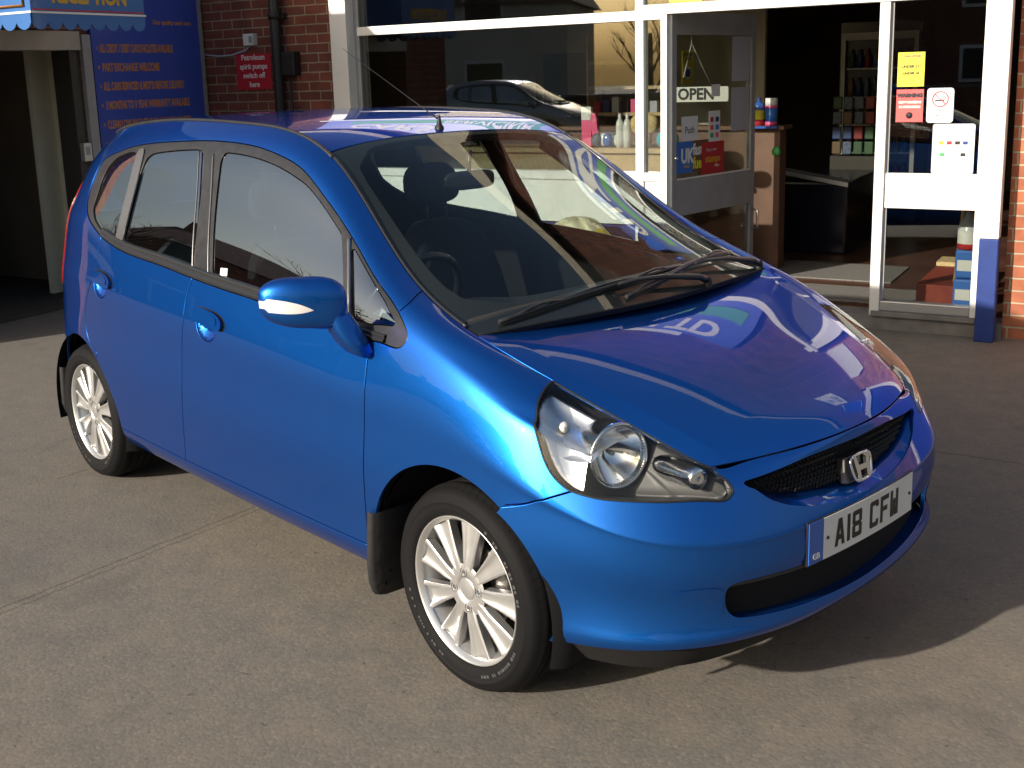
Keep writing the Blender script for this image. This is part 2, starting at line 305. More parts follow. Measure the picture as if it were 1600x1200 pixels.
# ---------------------------------------------------------------- panels cut from a surface
def inside(pt,poly):
    x,y=pt[:,0],pt[:,1]; c=np.zeros(len(pt),bool); n=len(poly)
    for i in range(n):
        x0,y0=poly[i-1]; x1,y1=poly[i]
        if y0==y1: continue
        k=((y0>y)!=(y1>y))&(x<(x1-x0)*(y-y0)/(y1-y0)+x0); c^=k
    return c
def area(p): return .5*np.sum(p[:,0]*np.roll(p[:,1],-1)-np.roll(p[:,0],-1)*p[:,1])
def resample(p,step,closed=True):
    q=np.vstack([p,p[:1]]) if closed else p
    d=np.linalg.norm(np.diff(q,axis=0),axis=1); out=[]
    for i in range(len(q)-1):
        n=max(1,int(math.ceil(d[i]/step)))
        if d[i]<1e-5: continue
        out+= [q[i]+(q[i+1]-q[i])*k/n for k in range(n)]
    if not closed: out.append(q[-1])
    return np.array(out)
def chaikin(p,it=2,w=.22):
    p=np.array(p,float)
    for _ in range(it):
        q=np.roll(p,-1,0); p=np.stack([p*(1-w)+q*w,p*w+q*(1-w)],1).reshape(-1,p.shape[1])
    return p
def panel(name,F,N,outer,holes=(),material='blue_paint',parent=None,side=1,gap=.0033,flange=.012,sp=.024,off=0.,label=None,rim=.0014):
    fo=off if callable(off) else (lambda uv:np.full(len(uv),off))
    loops=[];frames=[]
    for k,poly in enumerate([outer]+list(holes)):
        p=resample(np.array(poly,float),sp*.55); e=1e-3
        P=F(p[:,0],p[:,1]); n=N(p[:,0],p[:,1]); t=np.roll(P,-1,0)-np.roll(P,1,0); t/=np.linalg.norm(t,axis=1)[:,None]+1e-9
        inw=np.cross(n,t); inw/=np.linalg.norm(inw,axis=1)[:,None]+1e-9
        Ju=(F(p[:,0]+e,p[:,1])-F(p[:,0]-e,p[:,1]))/(2*e); Jv=(F(p[:,0],p[:,1]+e)-F(p[:,0],p[:,1]-e))/(2*e)
        # the one-sided ends of the domain
        def duv(w):
            a=(Ju*Ju).sum(1);b=(Ju*Jv).sum(1);c=(Jv*Jv).sum(1);d1=(Ju*w).sum(1);d2=(Jv*w).sum(1);D_=a*c-b*b+1e-12
            return np.stack([(c*d1-b*d2)/D_,(a*d2-b*d1)/D_],1)
        d=duv(inw)*gap; A0=abs(area(p)); A1=abs(area(p+d*.5))
        sg=1 if ((A1<A0) == (k==0)) else -1
        p2=p+d*sg; loops.append(p2); frames.append(inw*sg)
    o=loops[0]; lo=o.min(0); hi=o.max(0)
    gx,gy=np.meshgrid(np.arange(lo[0]+sp*.5,hi[0],sp),np.arange(lo[1]+sp*.45,hi[1],sp*.9),indexing='ij'); g=np.stack([gx.ravel(),gy.ravel()],1)
    k=inside(g,o)
    for h in loops[1:]: k&=~inside(g,h)
    g=g[k]; B=np.concatenate(loops)
    if len(g):
        dm=np.array([((B-q)**2).sum(1).min() for q in g]); g=g[dm>(sp*.45)**2]
    pts=np.concatenate([B,g]); edges=[]; b=0
    for L in loops:
        edges+=[(b+i,b+(i+1)%len(L)) for i in range(len(L))]; b+=len(L)
    r=delaunay_2d_cdt([Vector(q) for q in pts],edges,[],0,1e-7)
    uv=np.array([(q.x,q.y) for q in r[0]]); fs=[f for f in r[2] if len(f)==3]
    cen=np.array([uv[list(f)].mean(0) for f in fs]); k=inside(cen,o)
    for h in loops[1:]: k&=~inside(cen,h)
    fs=[f for f,q in zip(fs,k) if q]
    n=N(uv[:,0],uv[:,1]); P=F(uv[:,0],uv[:,1])
    if callable(off):
        P=P+n*fo(uv)[:,None]; e=2e-3
        Pu=F(uv[:,0]+e,uv[:,1])+N(uv[:,0]+e,uv[:,1])*fo(uv+[e,0])[:,None]; Pv=F(uv[:,0],uv[:,1]+e)+N(uv[:,0],uv[:,1]+e)*fo(uv+[0,e])[:,None]
        m=np.cross(Pu-P,Pv-P); m/=np.linalg.norm(m,axis=1)[:,None]+1e-12; m*=np.sign((m*n).sum(1))[:,None]; n=m
    else: P=P+n*off
    V_=list(P); NN=list(n); F_=[]
    for f in fs:
        a,b_,c=(P[i] for i in f)
        F_.append(f if np.dot(np.cross(b_-a,c-a),n[f[0]])>0 else f[::-1])
    if flange:
        for L,inw in zip(loops,frames):
            m=len(L); PP=F(L[:,0],L[:,1]); nn=N(L[:,0],L[:,1]); PP=PP+nn*fo(L)[:,None]; base=len(V_)
            ring=[(PP,nn),(PP-inw*rim*.7-nn*rim*.4,nn*.7-inw*.7),(PP-inw*rim-nn*rim*1.4,-inw),(PP-inw*rim-nn*flange,-inw)]
            for a,b_ in ring: V_+=list(a); NN+=list(b_)
            for j in range(3):
                for i in range(m):
                    q=(base+j*m+i,base+j*m+(i+1)%m,base+(j+1)*m+(i+1)%m,base+(j+1)*m+i)
                    a,b2,c=V_[q[0]],V_[q[1]],V_[q[2]]; ref=NN[q[1]]+NN[q[2]]
                    F_.append(q if np.dot(np.cross(b2-a,c-b2),ref)>0 else q[::-1])
    V_=np.array(V_); NN=np.array(NN); NN/=np.linalg.norm(NN,axis=1)[:,None]+1e-12
    if side<0: V_=V_*[1,-1,1]; NN=NN*[1,-1,1]; F_=[f[::-1] for f in F_]
    mb=MB(); mb.v=[tuple(q) for q in V_]; mb.f=F_; mb.sm=[True]*len(F_); mb.mi=[0]*len(F_)
    ob=mb.build(name,material,parent,normals=NN)
    if label: ob['label']=label
    return ob
def num_normal(F,e=1.5e-3,ref=(0,0,1)):
    def N(u,v):
        u=np.asarray(u,float);v=np.asarray(v,float); a=F(u+e,v)-F(u-e,v); b=F(u,v+e)-F(u,v-e); n=np.cross(a,b); n/=np.linalg.norm(n,axis=1)[:,None]+1e-12
        return n*np.where((n@np.array(ref,float))<0,-1,1)[:,None]
    return N
# side surface accepts v slightly past its ends (linear continuation)
def FS(u,v):
    u=np.asarray(u,float);v=np.asarray(v,float); vc=np.clip(v,0,VMAX); P=S(u,vc); k=np.abs(v-vc)>1e-9
    if k.any():
        e=2e-3; q=np.clip(v[k],e,VMAX-e); P[k]+= (S(u[k],q+e*.99)-S(u[k],q-e*.99))/(1.98*e)*(v[k]-vc[k])[:,None]
    return P
def NS(u,v):
    u=np.asarray(u,float); return SN(u,np.clip(v,0,VMAX))
# top surfaces in metres: (distance along, distance across)
def topF(E0,E1,C,prof,La,Lw):
    def F(x,y):
        a=np.asarray(x,float)/La; w=np.asarray(y,float)/Lw; ac=np.clip(a,-.02,1.02); t=np.abs(w)
        E=rail(E0+(E1-E0)*ac); Cc=C(ac); fx,fz=prof(t,ac)
        return np.stack([Cc[:,0]+(E[:,0]-Cc[:,0])*fx,E[:,1]*w,Cc[:,2]+(E[:,2]-Cc[:,2])*fz],1)
    return F
HL,WL,RL=.85,1.05,1.80
FH=topF(UC,UH,C_hood,p_hood,HL,.56); NH=num_normal(FH)
FW=topF(UH,UA,C_ws,p_ws,WL,.60); NW=num_normal(FW)
FR=topF(UA,UR,C_roof,p_roof,RL,.55); NR=num_normal(FR)
def rect(x0,x1,y0,y1,step=.03): return resample(np.array([(x0,y0),(x1,y0),(x1,y1),(x0,y1)],float),step)
# ---- seams (measured points -> surface parameters)
def uvl(pts,n=None):
    q=nearest(np.array(pts,float)/1000.)
    d=np.r_[0,np.cumsum(np.linalg.norm(np.diff(q,axis=0),axis=1))]; m=max(4,int(d[-1]/.012))
    return Spl(d,q)(np.linspace(0,d[-1],m))
SEAM={k:uvl(FEAT[k]) for k in ('pillar_seam','fd_seam','mid_seam','rd_seam','sill','bump_seam','hl_back','hl_low','hl_tip')}
DL=FEAT['dlo']; SEAM['dlo0']=uvl(DL[0:6]); SEAM['dlo1']=uvl(DL[5:11]); SEAM['dlo2']=uvl(DL[10:14]); SEAM['dlo3']=uvl(DL[13:]+DL[:1])
SEAM['pillar_seam'][-1,1]=VMAX; SEAM['hl_tip'][-1,1]=VMAX; SEAM['hl_back'][0,1]=VMAX
def railseg(u0,u1): return np.array([(u,VMAX) for u in np.linspace(u0,u1,max(3,int(abs(u1-u0)/.02)))])
def vline(u,v0,v1): return np.array([(u,v) for v in np.linspace(v0,v1,max(3,int(abs(v1-v0)/.02)))])
def uline(v,u0,u1): return np.array([(u,v) for u in np.linspace(u0,u1,max(3,int(abs(u1-u0)/.02)))])
def arch(cx,cz,r,a0,a1,n=40):
    a=np.linspace(a0,a1,n); P=np.stack([cx+r*np.cos(a),np.full(n,.815),cz+r*np.sin(a)],1)
    P[:,2]=np.maximum(P[:,2],.19); q=nearest(P)
    return q
AF=(0.,.30,.352); AR=(-2.44,.288,.352)
def ang(A,uv): P=S(uv[0],uv[1])[0]; return math.atan2(P[2]-A[1],P[0]-A[0])
def cat(*s): return np.concatenate([x for x in s])
aE=ang(AF,SEAM['bump_seam'][-1]); aD=ang(AR,SEAM['rd_seam'][-1]); aS=ang(AR,SEAM['sill'][-1])
af_end=math.asin((.19-AF[1])/AF[2])
uF0=nearest(np.array([[math.cos(af_end)*AF[2],.80,.19]]))[0][0]; uF1=nearest(np.array([[-math.cos(af_end)*AF[2],.80,.19]]))[0][0]
ar_end=math.asin((.20-AR[1])/AR[2]); uR0=nearest(np.array([[AR[0]+math.cos(ar_end)*AR[2],.78,.20]]))[0][0]; uR1=nearest(np.array([[AR[0]-math.cos(ar_end)*AR[2],.77,.21]]))[0][0]
rev=lambda a:a[::-1]
uPS=SEAM['pillar_seam'][-1,0]; uFD=SEAM['fd_seam'][-1,0]
UT=U[18]+.02; vT=nearest(np.array([[-2.83,.70,.60]]))[0][1]
P_fender=cat(railseg(uPS,SEAM['hl_back'][0,0]),SEAM['hl_back'],SEAM['bump_seam'],arch(*AF,aE,math.pi-af_end),uline(0,uF1,uFD),vline(uFD,0,SEAM['fd_seam'][-1,1]),rev(SEAM['fd_seam']),rev(SEAM['dlo0']),SEAM['pillar_seam'])
P_fdoor=cat(SEAM['fd_seam'],SEAM['sill'],)   # replaced below
SL=SEAM['sill']; km=int(np.argmin(((SL-SEAM['mid_seam'][-1])**2).sum(1)))
P_fdoor=cat(SEAM['fd_seam'],SL[:km+1],rev(SEAM['mid_seam']),rev(SEAM['dlo1']))
P_rdoor=cat(SEAM['mid_seam'],SL[km:],rev(arch(*AR,aD,aS,16)),rev(SEAM['rd_seam']),rev(SEAM['dlo2']))
P_rdoor=cat(SEAM['mid_seam'],SL[km:],arch(*AR,aS,aD,16),rev(SEAM['rd_seam']),rev(SEAM['dlo2']))
P_sill=cat(vline(uFD,0,SL[0,1]),SL,arch(*AR,aS,ar_end,12),uline(0,uR0,uFD))
aQ=math.pi-math.asin((.60-AR[1])/AR[2])
P_side=cat(SEAM['pillar_seam'],railseg(uPS,UT),vline(UT,VMAX,vT),uline(vT,UT,nearest(np.array([[AR[0]+AR[2]*math.cos(aQ),.80,.60]]))[0][0]),arch(*AR,aQ,aD,20),rev(SEAM['rd_seam']),SEAM['dlo3'])
def dedupe(p):
    o=[p[0]]
    for q in p[1:]:
        if np.hypot(*(q-o[-1]))>2e-3: o.append(q)
    if np.hypot(*(o[0]-o[-1]))<2e-3: o.pop()
    return np.array(o)
P_dlo=dedupe(cat(SEAM['dlo0'],SEAM['dlo1'],SEAM['dlo2'],SEAM['dlo3']))
P_hl=dedupe(cat(SEAM['hl_back'],SEAM['hl_low'],SEAM['hl_tip'],railseg(SEAM['hl_tip'][-1,0],SEAM['hl_back'][0,0])))
neg=lambda p:p*[-1,1]
B_half=cat(railseg(0,UC),railseg(UC,SEAM['hl_tip'][-1,0]),rev(SEAM['hl_tip']),rev(SEAM['hl_low']),SEAM['bump_seam'],arch(*AF,aE,af_end,30),uline(0,uF0,0))
VL=V[1]
P_bumper=dedupe(cat(B_half,rev(neg(B_half)))); P_bumper[:,1]=np.maximum(P_bumper[:,1],VL); P_bumper=dedupe(P_bumper)
P_lip=dedupe(cat(uline(VL,-uF0,uF0),vline(uF0-.002,VL,0),uline(0,uF0,-uF0),vline(-uF0+.002,0,VL)))
# grille mouth and lower intake, symmetric outlines given in (y,z) of the nose
def nose(yz,n=.012):
    P=[]
    for y,z in yz:
        x=.745-.05*(y/.42)**2; P.append((x,abs(y),z))
    q=nearest(np.array(P)); 
    for i,(y,z) in enumerate(yz):
        if y<0: q[i,0]*=-1
    return q
def sym(half): return half+[(-y,z) for y,z in half[::-1] if y>0]
G_TOP=[(0,.700),(.10,.700),(.20,.700),(.30,.700),(.38,.700),(.424,.699)]
G_LOW=[(.428,.692),(.408,.668),(.368,.634),(.31,.604),(.23,.580),(.12,.564),(0,.559)]
P_grille=chaikin(nose(sym(G_TOP+G_LOW)[:-0 or None]),2,.2)
I_HALF=[(0,.418),(.15,.421),(.28,.427),(.39,.434),(.47,.437),(.500,.430),(.505,.405),(.497,.365),(.470,.342),(.39,.330),(.28,.318),(.15,.311),(0,.308)]
P_intake=chaikin(nose(sym(I_HALF)),2,.2)
# ---------------------------------------------------------------- build the car
car=thing('car','metallic blue five-door hatchback parked on the forecourt, number plate A18 CFW','car')
def both(fn):
    for sd in (-1,1): fn(sd)
bump=panel('bumper',FS,NS,P_bumper,[P_grille,P_intake],'blue_paint',car,sp=.022)
panel('bumper_lip',FS,NS,P_lip,[],'shadow_black',bump,sp=.03,off=-.010,flange=.006)
for sd in (-1,1):
    fg=chaikin(nearest(np.array([(.60,.640,.437),(.675,.512,.436),(.677,.512,.352),(.640,.575,.345),(.615,.615,.385)])),2,.2)
    panel('fog_blank',FS,NS,fg,[],'blue_paint',bump,sd,gap=0,flange=.004,sp=.014,off=lambda uv,fg=fg:.0015-.0*uv[:,0],rim=.0015)
bump['label']='blue front bumper with a deep lower air intake'
for sd in (-1,1):
    sgn=sd
    panel('front_wing',FS,NS,dedupe(P_fender),[],'blue_paint',car,sd)
    # door handle cups cut into the doors
    def cup(cx,cz):
        a=np.linspace(math.pi,2*math.pi,15); P=[(cx+.070*math.cos(t),.815,cz+.060*math.sin(t)) for t in a]
        return nearest(np.array(P))
    def grip(cx,cz,w=.105,h=.046):
        c=[(cx-w,cz+.012),(cx-w+.012,cz+h*.9),(cx-w*.3,cz+h),(cx+w*.6,cz+h*.8),(cx+w,cz+h*.3),(cx+w,cz-h*.25),(cx+w*.8,cz-h*.42),(cx-w*.9,cz-h*.05)]
        return chaikin(nearest(np.array([(x,.815,z) for x,z in c])),2,.25)
    for nm,P_,hc in (('front_door',P_fdoor,(-1.225,.868)),('rear_door',P_rdoor,(-2.105,.905))):
        cp=cup(hc[0]-.01,hc[1]-.004)
        d=panel(nm,FS,NS,dedupe(P_),[cp],'blue_paint',car,sd)
        c0=cp.mean(0); rr=.062
        def bowl(uv,cp=cp):
            m=np.array([((resample(cp,.004)-q)**2).sum(1).min() for q in uv])**.5
            return -.022*np.clip(m/.030,0,1)**.6
        panel('handle_recess',FS,NS,cp,[],'blue_paint',d,sd,gap=-.0005,flange=0,sp=.008,off=bowl)
        panel('handle_gap',FS,NS,(lambda g_:g_.mean(0)+(g_-g_.mean(0))*1.07)(grip(*hc)),[],'shadow_black',d,sd,gap=0,flange=0,sp=.014,off=.0012)
        panel('door_handle',FS,NS,grip(*hc),[],'blue_paint',d,sd,gap=0,flange=.012,sp=.012,off=lambda uv:np.full(len(uv),.015),rim=.004)
        hi=chaikin(nearest(np.array([(hc[0]+x*.8,.815,hc[1]+.004+z*.72) for x,z in [(-.105,.008),(-.09,.04),(0,.044),(.07,.036),(.10,.012),(.10,-.008),(.07,-.012),(-.09,.002)]])),2,.25)
        panel('grip',FS,NS,hi,[],'blue_paint',d,sd,gap=0,flange=.003,sp=.012,off=lambda uv:np.full(len(uv),.0175),rim=.002)
    panel('sill',FS,NS,dedupe(P_sill),[],'blue_paint',car,sd)
    panel('body_side',FS,NS,dedupe(P_side),[],'blue_paint',car,sd)
    # side glass area
    G={k:chaikin(nearest(np.array(FEAT[k],float)/1000),2,.18) for k in ('qglass','rglass','fglass','tglass')}
    panel('window_frame',FS,NS,P_dlo,list(G.values()),'black_trim',car,sd,gap=.002,flange=.014,sp=.028,off=-.0035)
    for k,nm in (('tglass','quarter_window'),('fglass','front_side_window'),('rglass','rear_side_window'),('qglass','rear_quarter_window')):
        panel(nm,FS,NS,G[k],[],'side_glass',car,sd,gap=-.003,flange=0,sp=.03,off=-.0085)
    # rubber belt moulding under the windows
    line=np.concatenate([uvl(DL[4:14])]); m=[]
    for dv,o in ((.006,-.002),(.007,.004),(.013,.0065),(.018,.004),(.019,.0015),(.022,.0045),(.028,.005),(.033,.001),(.034,-.006)):
        vv_=line[:,1]+dv-.004; m.append(FS(line[:,0],vv_)+NS(line[:,0],vv_)*o)
    m=np.stack(m,1)*[1,sd,1]; mb=MB(); mb.grid(m,flip=sd>0); mb.build('belt_moulding','satin_black',car)
    # bright pillar cover between rear door glass and rear quarter glass, window-run edges
    panel('pillar_cover',FS,NS,chaikin(nearest(np.array(FEAT['rpillar'],float)/1000),2,.2),[],'pillar_grey',car,sd,gap=0,flange=.006,sp=.02,off=.0015)
    for k in ('bline','fline','qline'):
        L_=uvl(FEAT[k]); P=(FS(L_[:,0],L_[:,1])+NS(L_[:,0],L_[:,1])*(-.0015))*[1,sd,1]; MB().tube(P,.0032 if k!='qline' else .0065,8).build('window_run','pillar_grey',car)
    if sd<0:
        panel('sticker',FS,NS,nearest(np.array(FEAT['sticker'],float)/1000),[],'plate_white',car,sd,gap=0,flange=0,sp=.01,off=-.0065)
        panel('permit_card',FS,NS,nearest(np.array(FEAT['permit'],float)/1000),[],'plate_white',car,sd,gap=0,flange=0,sp=.01,off=-.014)
    # wheel-arch liner and dark structure behind the gaps
    for A in (AF,AR):
        mb=MB(); n=40; e_=math.asin((.20-A[1])/A[2])
        ts=np.linspace(e_,math.pi-e_,n); rows_=[[(A[0]+r*math.cos(t),sd*(.80+h),A[1]+r*math.sin(t)) for t in ts] for r,h in ((.353,-.012),(.374,-.05),(.374,-.33),(.02,-.33))]
        mb.grid(np.array(rows_))
        mb.build('wheel_arch_liner','shadow_black',car)
    lo_dlo=dedupe(cat(SEAM['dlo0'],SEAM['dlo1'],SEAM['dlo2'],SEAM['dlo3']))
    afs=arch(AF[0],AF[1],AF[2]+.004,af_end,math.pi-af_end,30); ars=arch(AR[0],AR[1],AR[2]+.004,ar_end,math.pi-ar_end,30)
    sh=dedupe(cat(uline(.012,0,uF0-.01),afs,uline(.012,uF1+.01,uR0-.01),ars,uline(.012,uR1+.01,UMAX),vline(UMAX,.01,.62),uline(.62,UMAX,UT-.1),vline(UT-.1,.62,VMAX-.03),uline(VMAX-.03,UT-.1,0)))
    panel('inner_shell',FS,NS,sh,[P_hl,lo_dlo],'shadow_black',car,sd,gap=0,flange=0,sp=.05,off=-.034)
    # tail lamp
    tl=[(-2.80,.70,.80),(-2.72,.735,.82),(-2.70,.735,.95),(-2.69,.70,1.10),(-2.66,.63,1.24),(-2.72,.58,1.26),(-2.80,.63,1.10),(-2.84,.66,.95)]
    panel('tail_light',FS,NS,chaikin(nearest(np.array(tl)),2),[],'tail_red',car,sd,gap=0,flange=.02,sp=.03,off=.004)
    # black roof ditch moulding along the rail
    us=np.linspace(UA-.03,UR+.12,80); P=rail(us)*[1,sd,1]+[0,0,.0005]
    MB().tube(P,.0065,8).build('roof_moulding','black_plastic',car)
# hood, windscreen, roof
hood=panel('bonnet',FH,NH,rect(.001,HL,-.56,.56),[],'blue_paint',car,sp=.016,gap=.0026)
panel('roof_panel',FR,NR,rect(.0,RL,-.55,.55),[],'blue_paint',car,sp=.03,gap=.006)
ws=panel('windscreen',FW,NW,rect(.0,WL,-.60,.60),[],'windscreen_glass',car,sp=.03,gap=.004,flange=0)
inner=chaikin(np.array([(.10,-.545),(.10,.545),(WL-.030,.545),(WL-.030,-.545)],float),3,.12)
panel('windscreen_border',FW,NW,rect(.0,WL,-.60,.60),[inner],'rubber_seal',ws,sp=.03,gap=.004,flange=.02,off=-.003)
for sd in (-1,1):
    P=FW(np.linspace(.06,WL,60),np.full(60,.597*sd)); P[:,2]+=.001
    MB().tube(P,.0045,8).build('windscreen_seal','satin_black',ws)
# cowl: black plastic panel between bonnet and windscreen
w=np.linspace(-1,1,61); rows=[]
Hr=FH(np.full(61,HL-.002),w*.555); Wb=FW(np.full(61,.085),w*.585)
for k,(t,dz) in enumerate([(-.02,-.03),(0.,-.006),(.12,-.001),(.3,-.008),(.5,-.016),(.68,-.020),(.8,-.012),(.92,.000),(1.02,.004),(1.06,-.01)]):
    rows.append(Hr*(1-t)+Wb*t+np.array([0,0,dz+.002]))
MB().grid(np.stack(rows,0)).build('cowl','cowl_plastic',car)
for sd_,y0,y1 in ((1,-.53,-.20),(1,.12,.40)):
    mb=MB()
    for q in np.arange(y0,y1,.011):
        i=(q/.555+1)*30; a=np.array([np.interp(i,range(61),Hr[:,c]) for c in range(3)]); b=np.array([np.interp(i,range(61),Wb[:,c]) for c in range(3)])
        mb.tube([a*(1-t)+b*t+np.array([0,0,z]) for t,z in ((.25,-.003),(.45,-.0105),(.66,-.0145))],.0022,5)
    mb.build('cowl_vent','satin_black',car)
for y in (-.18,.22):
    i=(y/.555+1)*30; a=Hr[int(i)]*.72+Wb[int(i)]*.28
    mb=MB(); mb.lathe([(.0,.016),(.006,.015),(.010,.009),(.012,0),(.012,-.01)],14,T(a[0],a[1],a[2]-.004)@Matrix.Diagonal((1.5,1,1,1)))
    mb.build('washer_jet','chrome' if False else 'mirror_indicator',car)
# mouth: black mesh, painted ledge below it, badge
def FSo(o):  return lambda u,v: FS(u,v)+NS(u,v)*o
def nose_pts(yz,o=0):
    q=nose(yz); return FS(q[:,0],q[:,1])+NS(q[:,0],q[:,1])*o
ys=np.linspace(-.426,.426,61)
def gl(y): return np.interp(abs(y),[p[0] for p in G_LOW[::-1]],[p[1] for p in G_LOW[::-1]])
def gt(y): return np.interp(abs(y),[p[0] for p in G_TOP],[p[1] for p in G_TOP])
mlow=lambda y: gl(y)+(gt(y)-gl(y))*.33
A_=nose_pts([(y,gl(y)-.004) for y in ys],-.002); B_=nose_pts([(y,mlow(y)) for y in ys],-.034); B2=nose_pts([(y,mlow(y)-.006) for y in ys],-.040)
MB().grid(np.stack([A_,A_*.5+B_*.5+[0,0,-.003],B_,B2],0)).build('grille_ledge','blue_paint',bump)
mb=MB(); q0=nose_pts([(y,mlow(y)) for y in ys],-.045); q1=nose_pts([(y,gt(y)+.004) for y in ys],-.045); mb.grid(np.stack([q0,q1],0)); g0=mb.build('grille','shadow_black',bump)
dx=.0155; row=0; z=.566; MH={-1:MB(),1:MB()}
while z<.702:
    y=-.420+(row%2)*dx/2
    while y<.420:
        if mlow(y)+.003<z<gt(y)-.002 and abs(y)>.055:
            mb=MH[1 if y>0 else -1]
            c=nose_pts([(y,z)],-.030)[0]
            hx=[(math.cos(k*math.pi/3+math.pi/6)*.0088,math.sin(k*math.pi/3+math.pi/6)*.0064) for k in range(6)]
            tx=1-.1*abs(y); yaw=math.atan2(y*.55,1)
            M=T(*c)@Matrix.Rotation(yaw,4,'Z')@Matrix(((0,0,1,0),(1,0,0,0),(0,1,0,0),(0,0,0,1)))
            vs=[];
            for sc,h in ((1,0),(.72,.0035),(.62,.002),(.62,-.008)):
                vs+=[M@Vector((a*sc,b*sc,h)) for a,b in hx]
            mb.add(vs,[(j*6+k,j*6+(k+1)%6,(j+1)*6+(k+1)%6,(j+1)*6+k) for j in range(3) for k in range(6)])
        y+=dx
    z+=.0098; row+=1
for k_ in (-1,1): MH[k_].build('mesh','satin_black',g0)
# badge: chrome rounded frame with the letter, on a black boss
bc=Vector(nose_pts([(0.0,.628)],.004)[0]); MBd=T(*bc)@Matrix.Rotation(R(-14),4,'Y')@Matrix(((0,0,1,0),(1,0,0,0),(0,1,0,0),(0,0,0,1)))
mb=MB(); mb.prism([(-.062,-.034),(.062,-.034),(.068,.0),(.058,.036),(-.058,.036),(-.068,0)],-.002,MBd,-.03); mb.build('badge_boss','satin_black',bump,bevel=.006)
fr=[];n=40
for k in range(n):
    t=2*math.pi*k/n; x=math.copysign(abs(math.cos(t))**.5,math.cos(t))*.046; y=math.copysign(abs(math.sin(t))**.5,math.sin(t))*.034; x*=1+.14*(y/.034); fr.append(MBd@Vector((x,y,.006)))
mb=MB(); mb.tube(fr,.0042,8,closed=True)
for s_ in (-1,1):
    L=[(s_*.0385,.034),(s_*.0250,.034),(s_*.0160,.004),(s_*.0145,-.034),(s_*.0275,-.034),(s_*.0330,0)]
    mb.prism(L if s_<0 else L[::-1],.011,MBd,.003)
mb.prism([(-.0180,-.007),(.0180,-.007),(.0180,.007),(-.0180,.007)],.0115,MBd,.003)
mb.build('badge','chrome',bump)
# lower intake: dark box with a bar
iy=np.linspace(-.50,.50,61)
def it(y): return np.interp(abs(y),[p[0] for p in I_HALF[:6]],[p[1] for p in I_HALF[:6]])
def ib(y): return np.interp(abs(y),[p[0] for p in I_HALF[::-1][:5]],[p[1] for p in I_HALF[::-1][:5]])
lip=[nose_pts([(y,ib(y)-.003) for y in iy],-.001),nose_pts([(y,ib(y)+.004) for y in iy],-.05),nose_pts([(y,ib(y)+.01) for y in iy],-.10)]
MB().grid(np.stack(lip,0)).build('intake_floor','blue_paint',bump)
MB().grid(np.stack([nose_pts([(y,ib(y)) for y in iy],-.085),nose_pts([(y,it(y)+.01) for y in iy],-.085)],0)).build('intake_backing','shadow_black',bump)
mb=MB(); mb.tube(nose_pts([(y,it(y)*.70+ib(y)*.30) for y in iy],-.030),.007,8); mb.build('intake_bar','pillar_grey' if False else 'cowl_plastic',bump)
mb=MB(); mb.tube(nose_pts([(y,it(y)*.30+ib(y)*.70) for y in iy],-.050),.006,8); mb.build('intake_bar','black_trim',bump)
# number plate, slightly bowed to the bumper
PM=Matrix(((0,0,1,.7445),(1,0,0,0),(0,1,0,.4825),(0,0,0,1)))
def bow(vs,k=.16): return [(v[0]-k*v[1]**2,v[1],v[2]) for v in vs]
mb=MB(); 
for k in range(24):
    y0=-.262+.524*k/24; mb.box(.728,.7435,y0,y0+.524/24,.424,.541)
mb.v=bow(mb.v); mb.build('plate_holder','satin_black',car)
mb=MB()
for k in range(24):
    y0=-.2+.458*k/24; mb.box(.7436,.7460,y0,y0+.458/24,.4270,.5380)
mb.v=bow(mb.v); mb.mi=[0]*len(mb.f)
plate=mb.build('number_plate','plate_white',car); plate['label']='white front number plate reading A18 CFW'
mb=MB(); mb.box(.7436,.7460,-.2585,-.2002,.4270,.5380); mb.v=bow(mb.v); mb.build('country_band','plate_blue',plate)
UKF={'A':[[(0,0),(.36,1),(.64,1),(1,0)],None],}
def glyph(mb,ch,x,z,w,h,s=.0135):
    def bar(a,b,c,d): mb.box(.7461,.7467,x+a*w,x+c*w,z+b*h,z+d*h)
    sw=s/w; sh=s/h
    def dia(p,q,thick=None):
        t=(thick or s)/w
        mb.add([(.7467,x+p[0]*w,z+p[1]*h),(.7467,x+(p[0]+t)*w,z+p[1]*h),(.7467,x+(q[0]+t)*w,z+q[1]*h),(.7467,x+q[0]*w,z+q[1]*h)],[(0,1,2,3)])
    if ch=='1': bar(.0,0,0+sw*2.9 if False else 1,1)
    if ch=='A': dia((0,0),(.5-sw*.62,1)); dia((1-sw,0),(.5-sw*.38,1)); bar(.2,.22,.8,.22+sh)
    if ch=='8': bar(0,.04,sw,.46);bar(0,.54,sw,.96);bar(1-sw,.04,1,.46);bar(1-sw,.54,1,.96);bar(.08,0,.92,sh);bar(.08,1-sh,.92,1);bar(.08,.5-sh/2,.92,.5+sh/2)
    if ch=='C': bar(0,.05,sw,.95);bar(.08,0,.92,sh);bar(.08,1-sh,.92,1);bar(1-sw,.05,1,.26);bar(1-sw,.74,1,.95)
    if ch=='F': bar(0,0,sw,1);bar(sw,1-sh,1,1);bar(sw,.5-sh/2,.84,.5+sh/2)
    if ch=='W': bar(0,0,sw,1);bar(1-sw,0,1,1);bar(.5-sw/2,.12,.5+sw/2,.66);dia((sw*.6,0),(.5-sw/2,.34),s*.9);dia((1-sw*1.5,0),(.5-sw/2,.34),s*.9)
x=-.152
for ch in 'A18 CFW':
    if ch==' ': x+=.030; continue
    mb=MB(); wd=.0135 if ch=='1' else .045; glyph(mb,ch,x,.4455,wd,.074); x+=wd+.0105; mb.v=bow(mb.v); mb.build('plate_character','plate_black',plate)
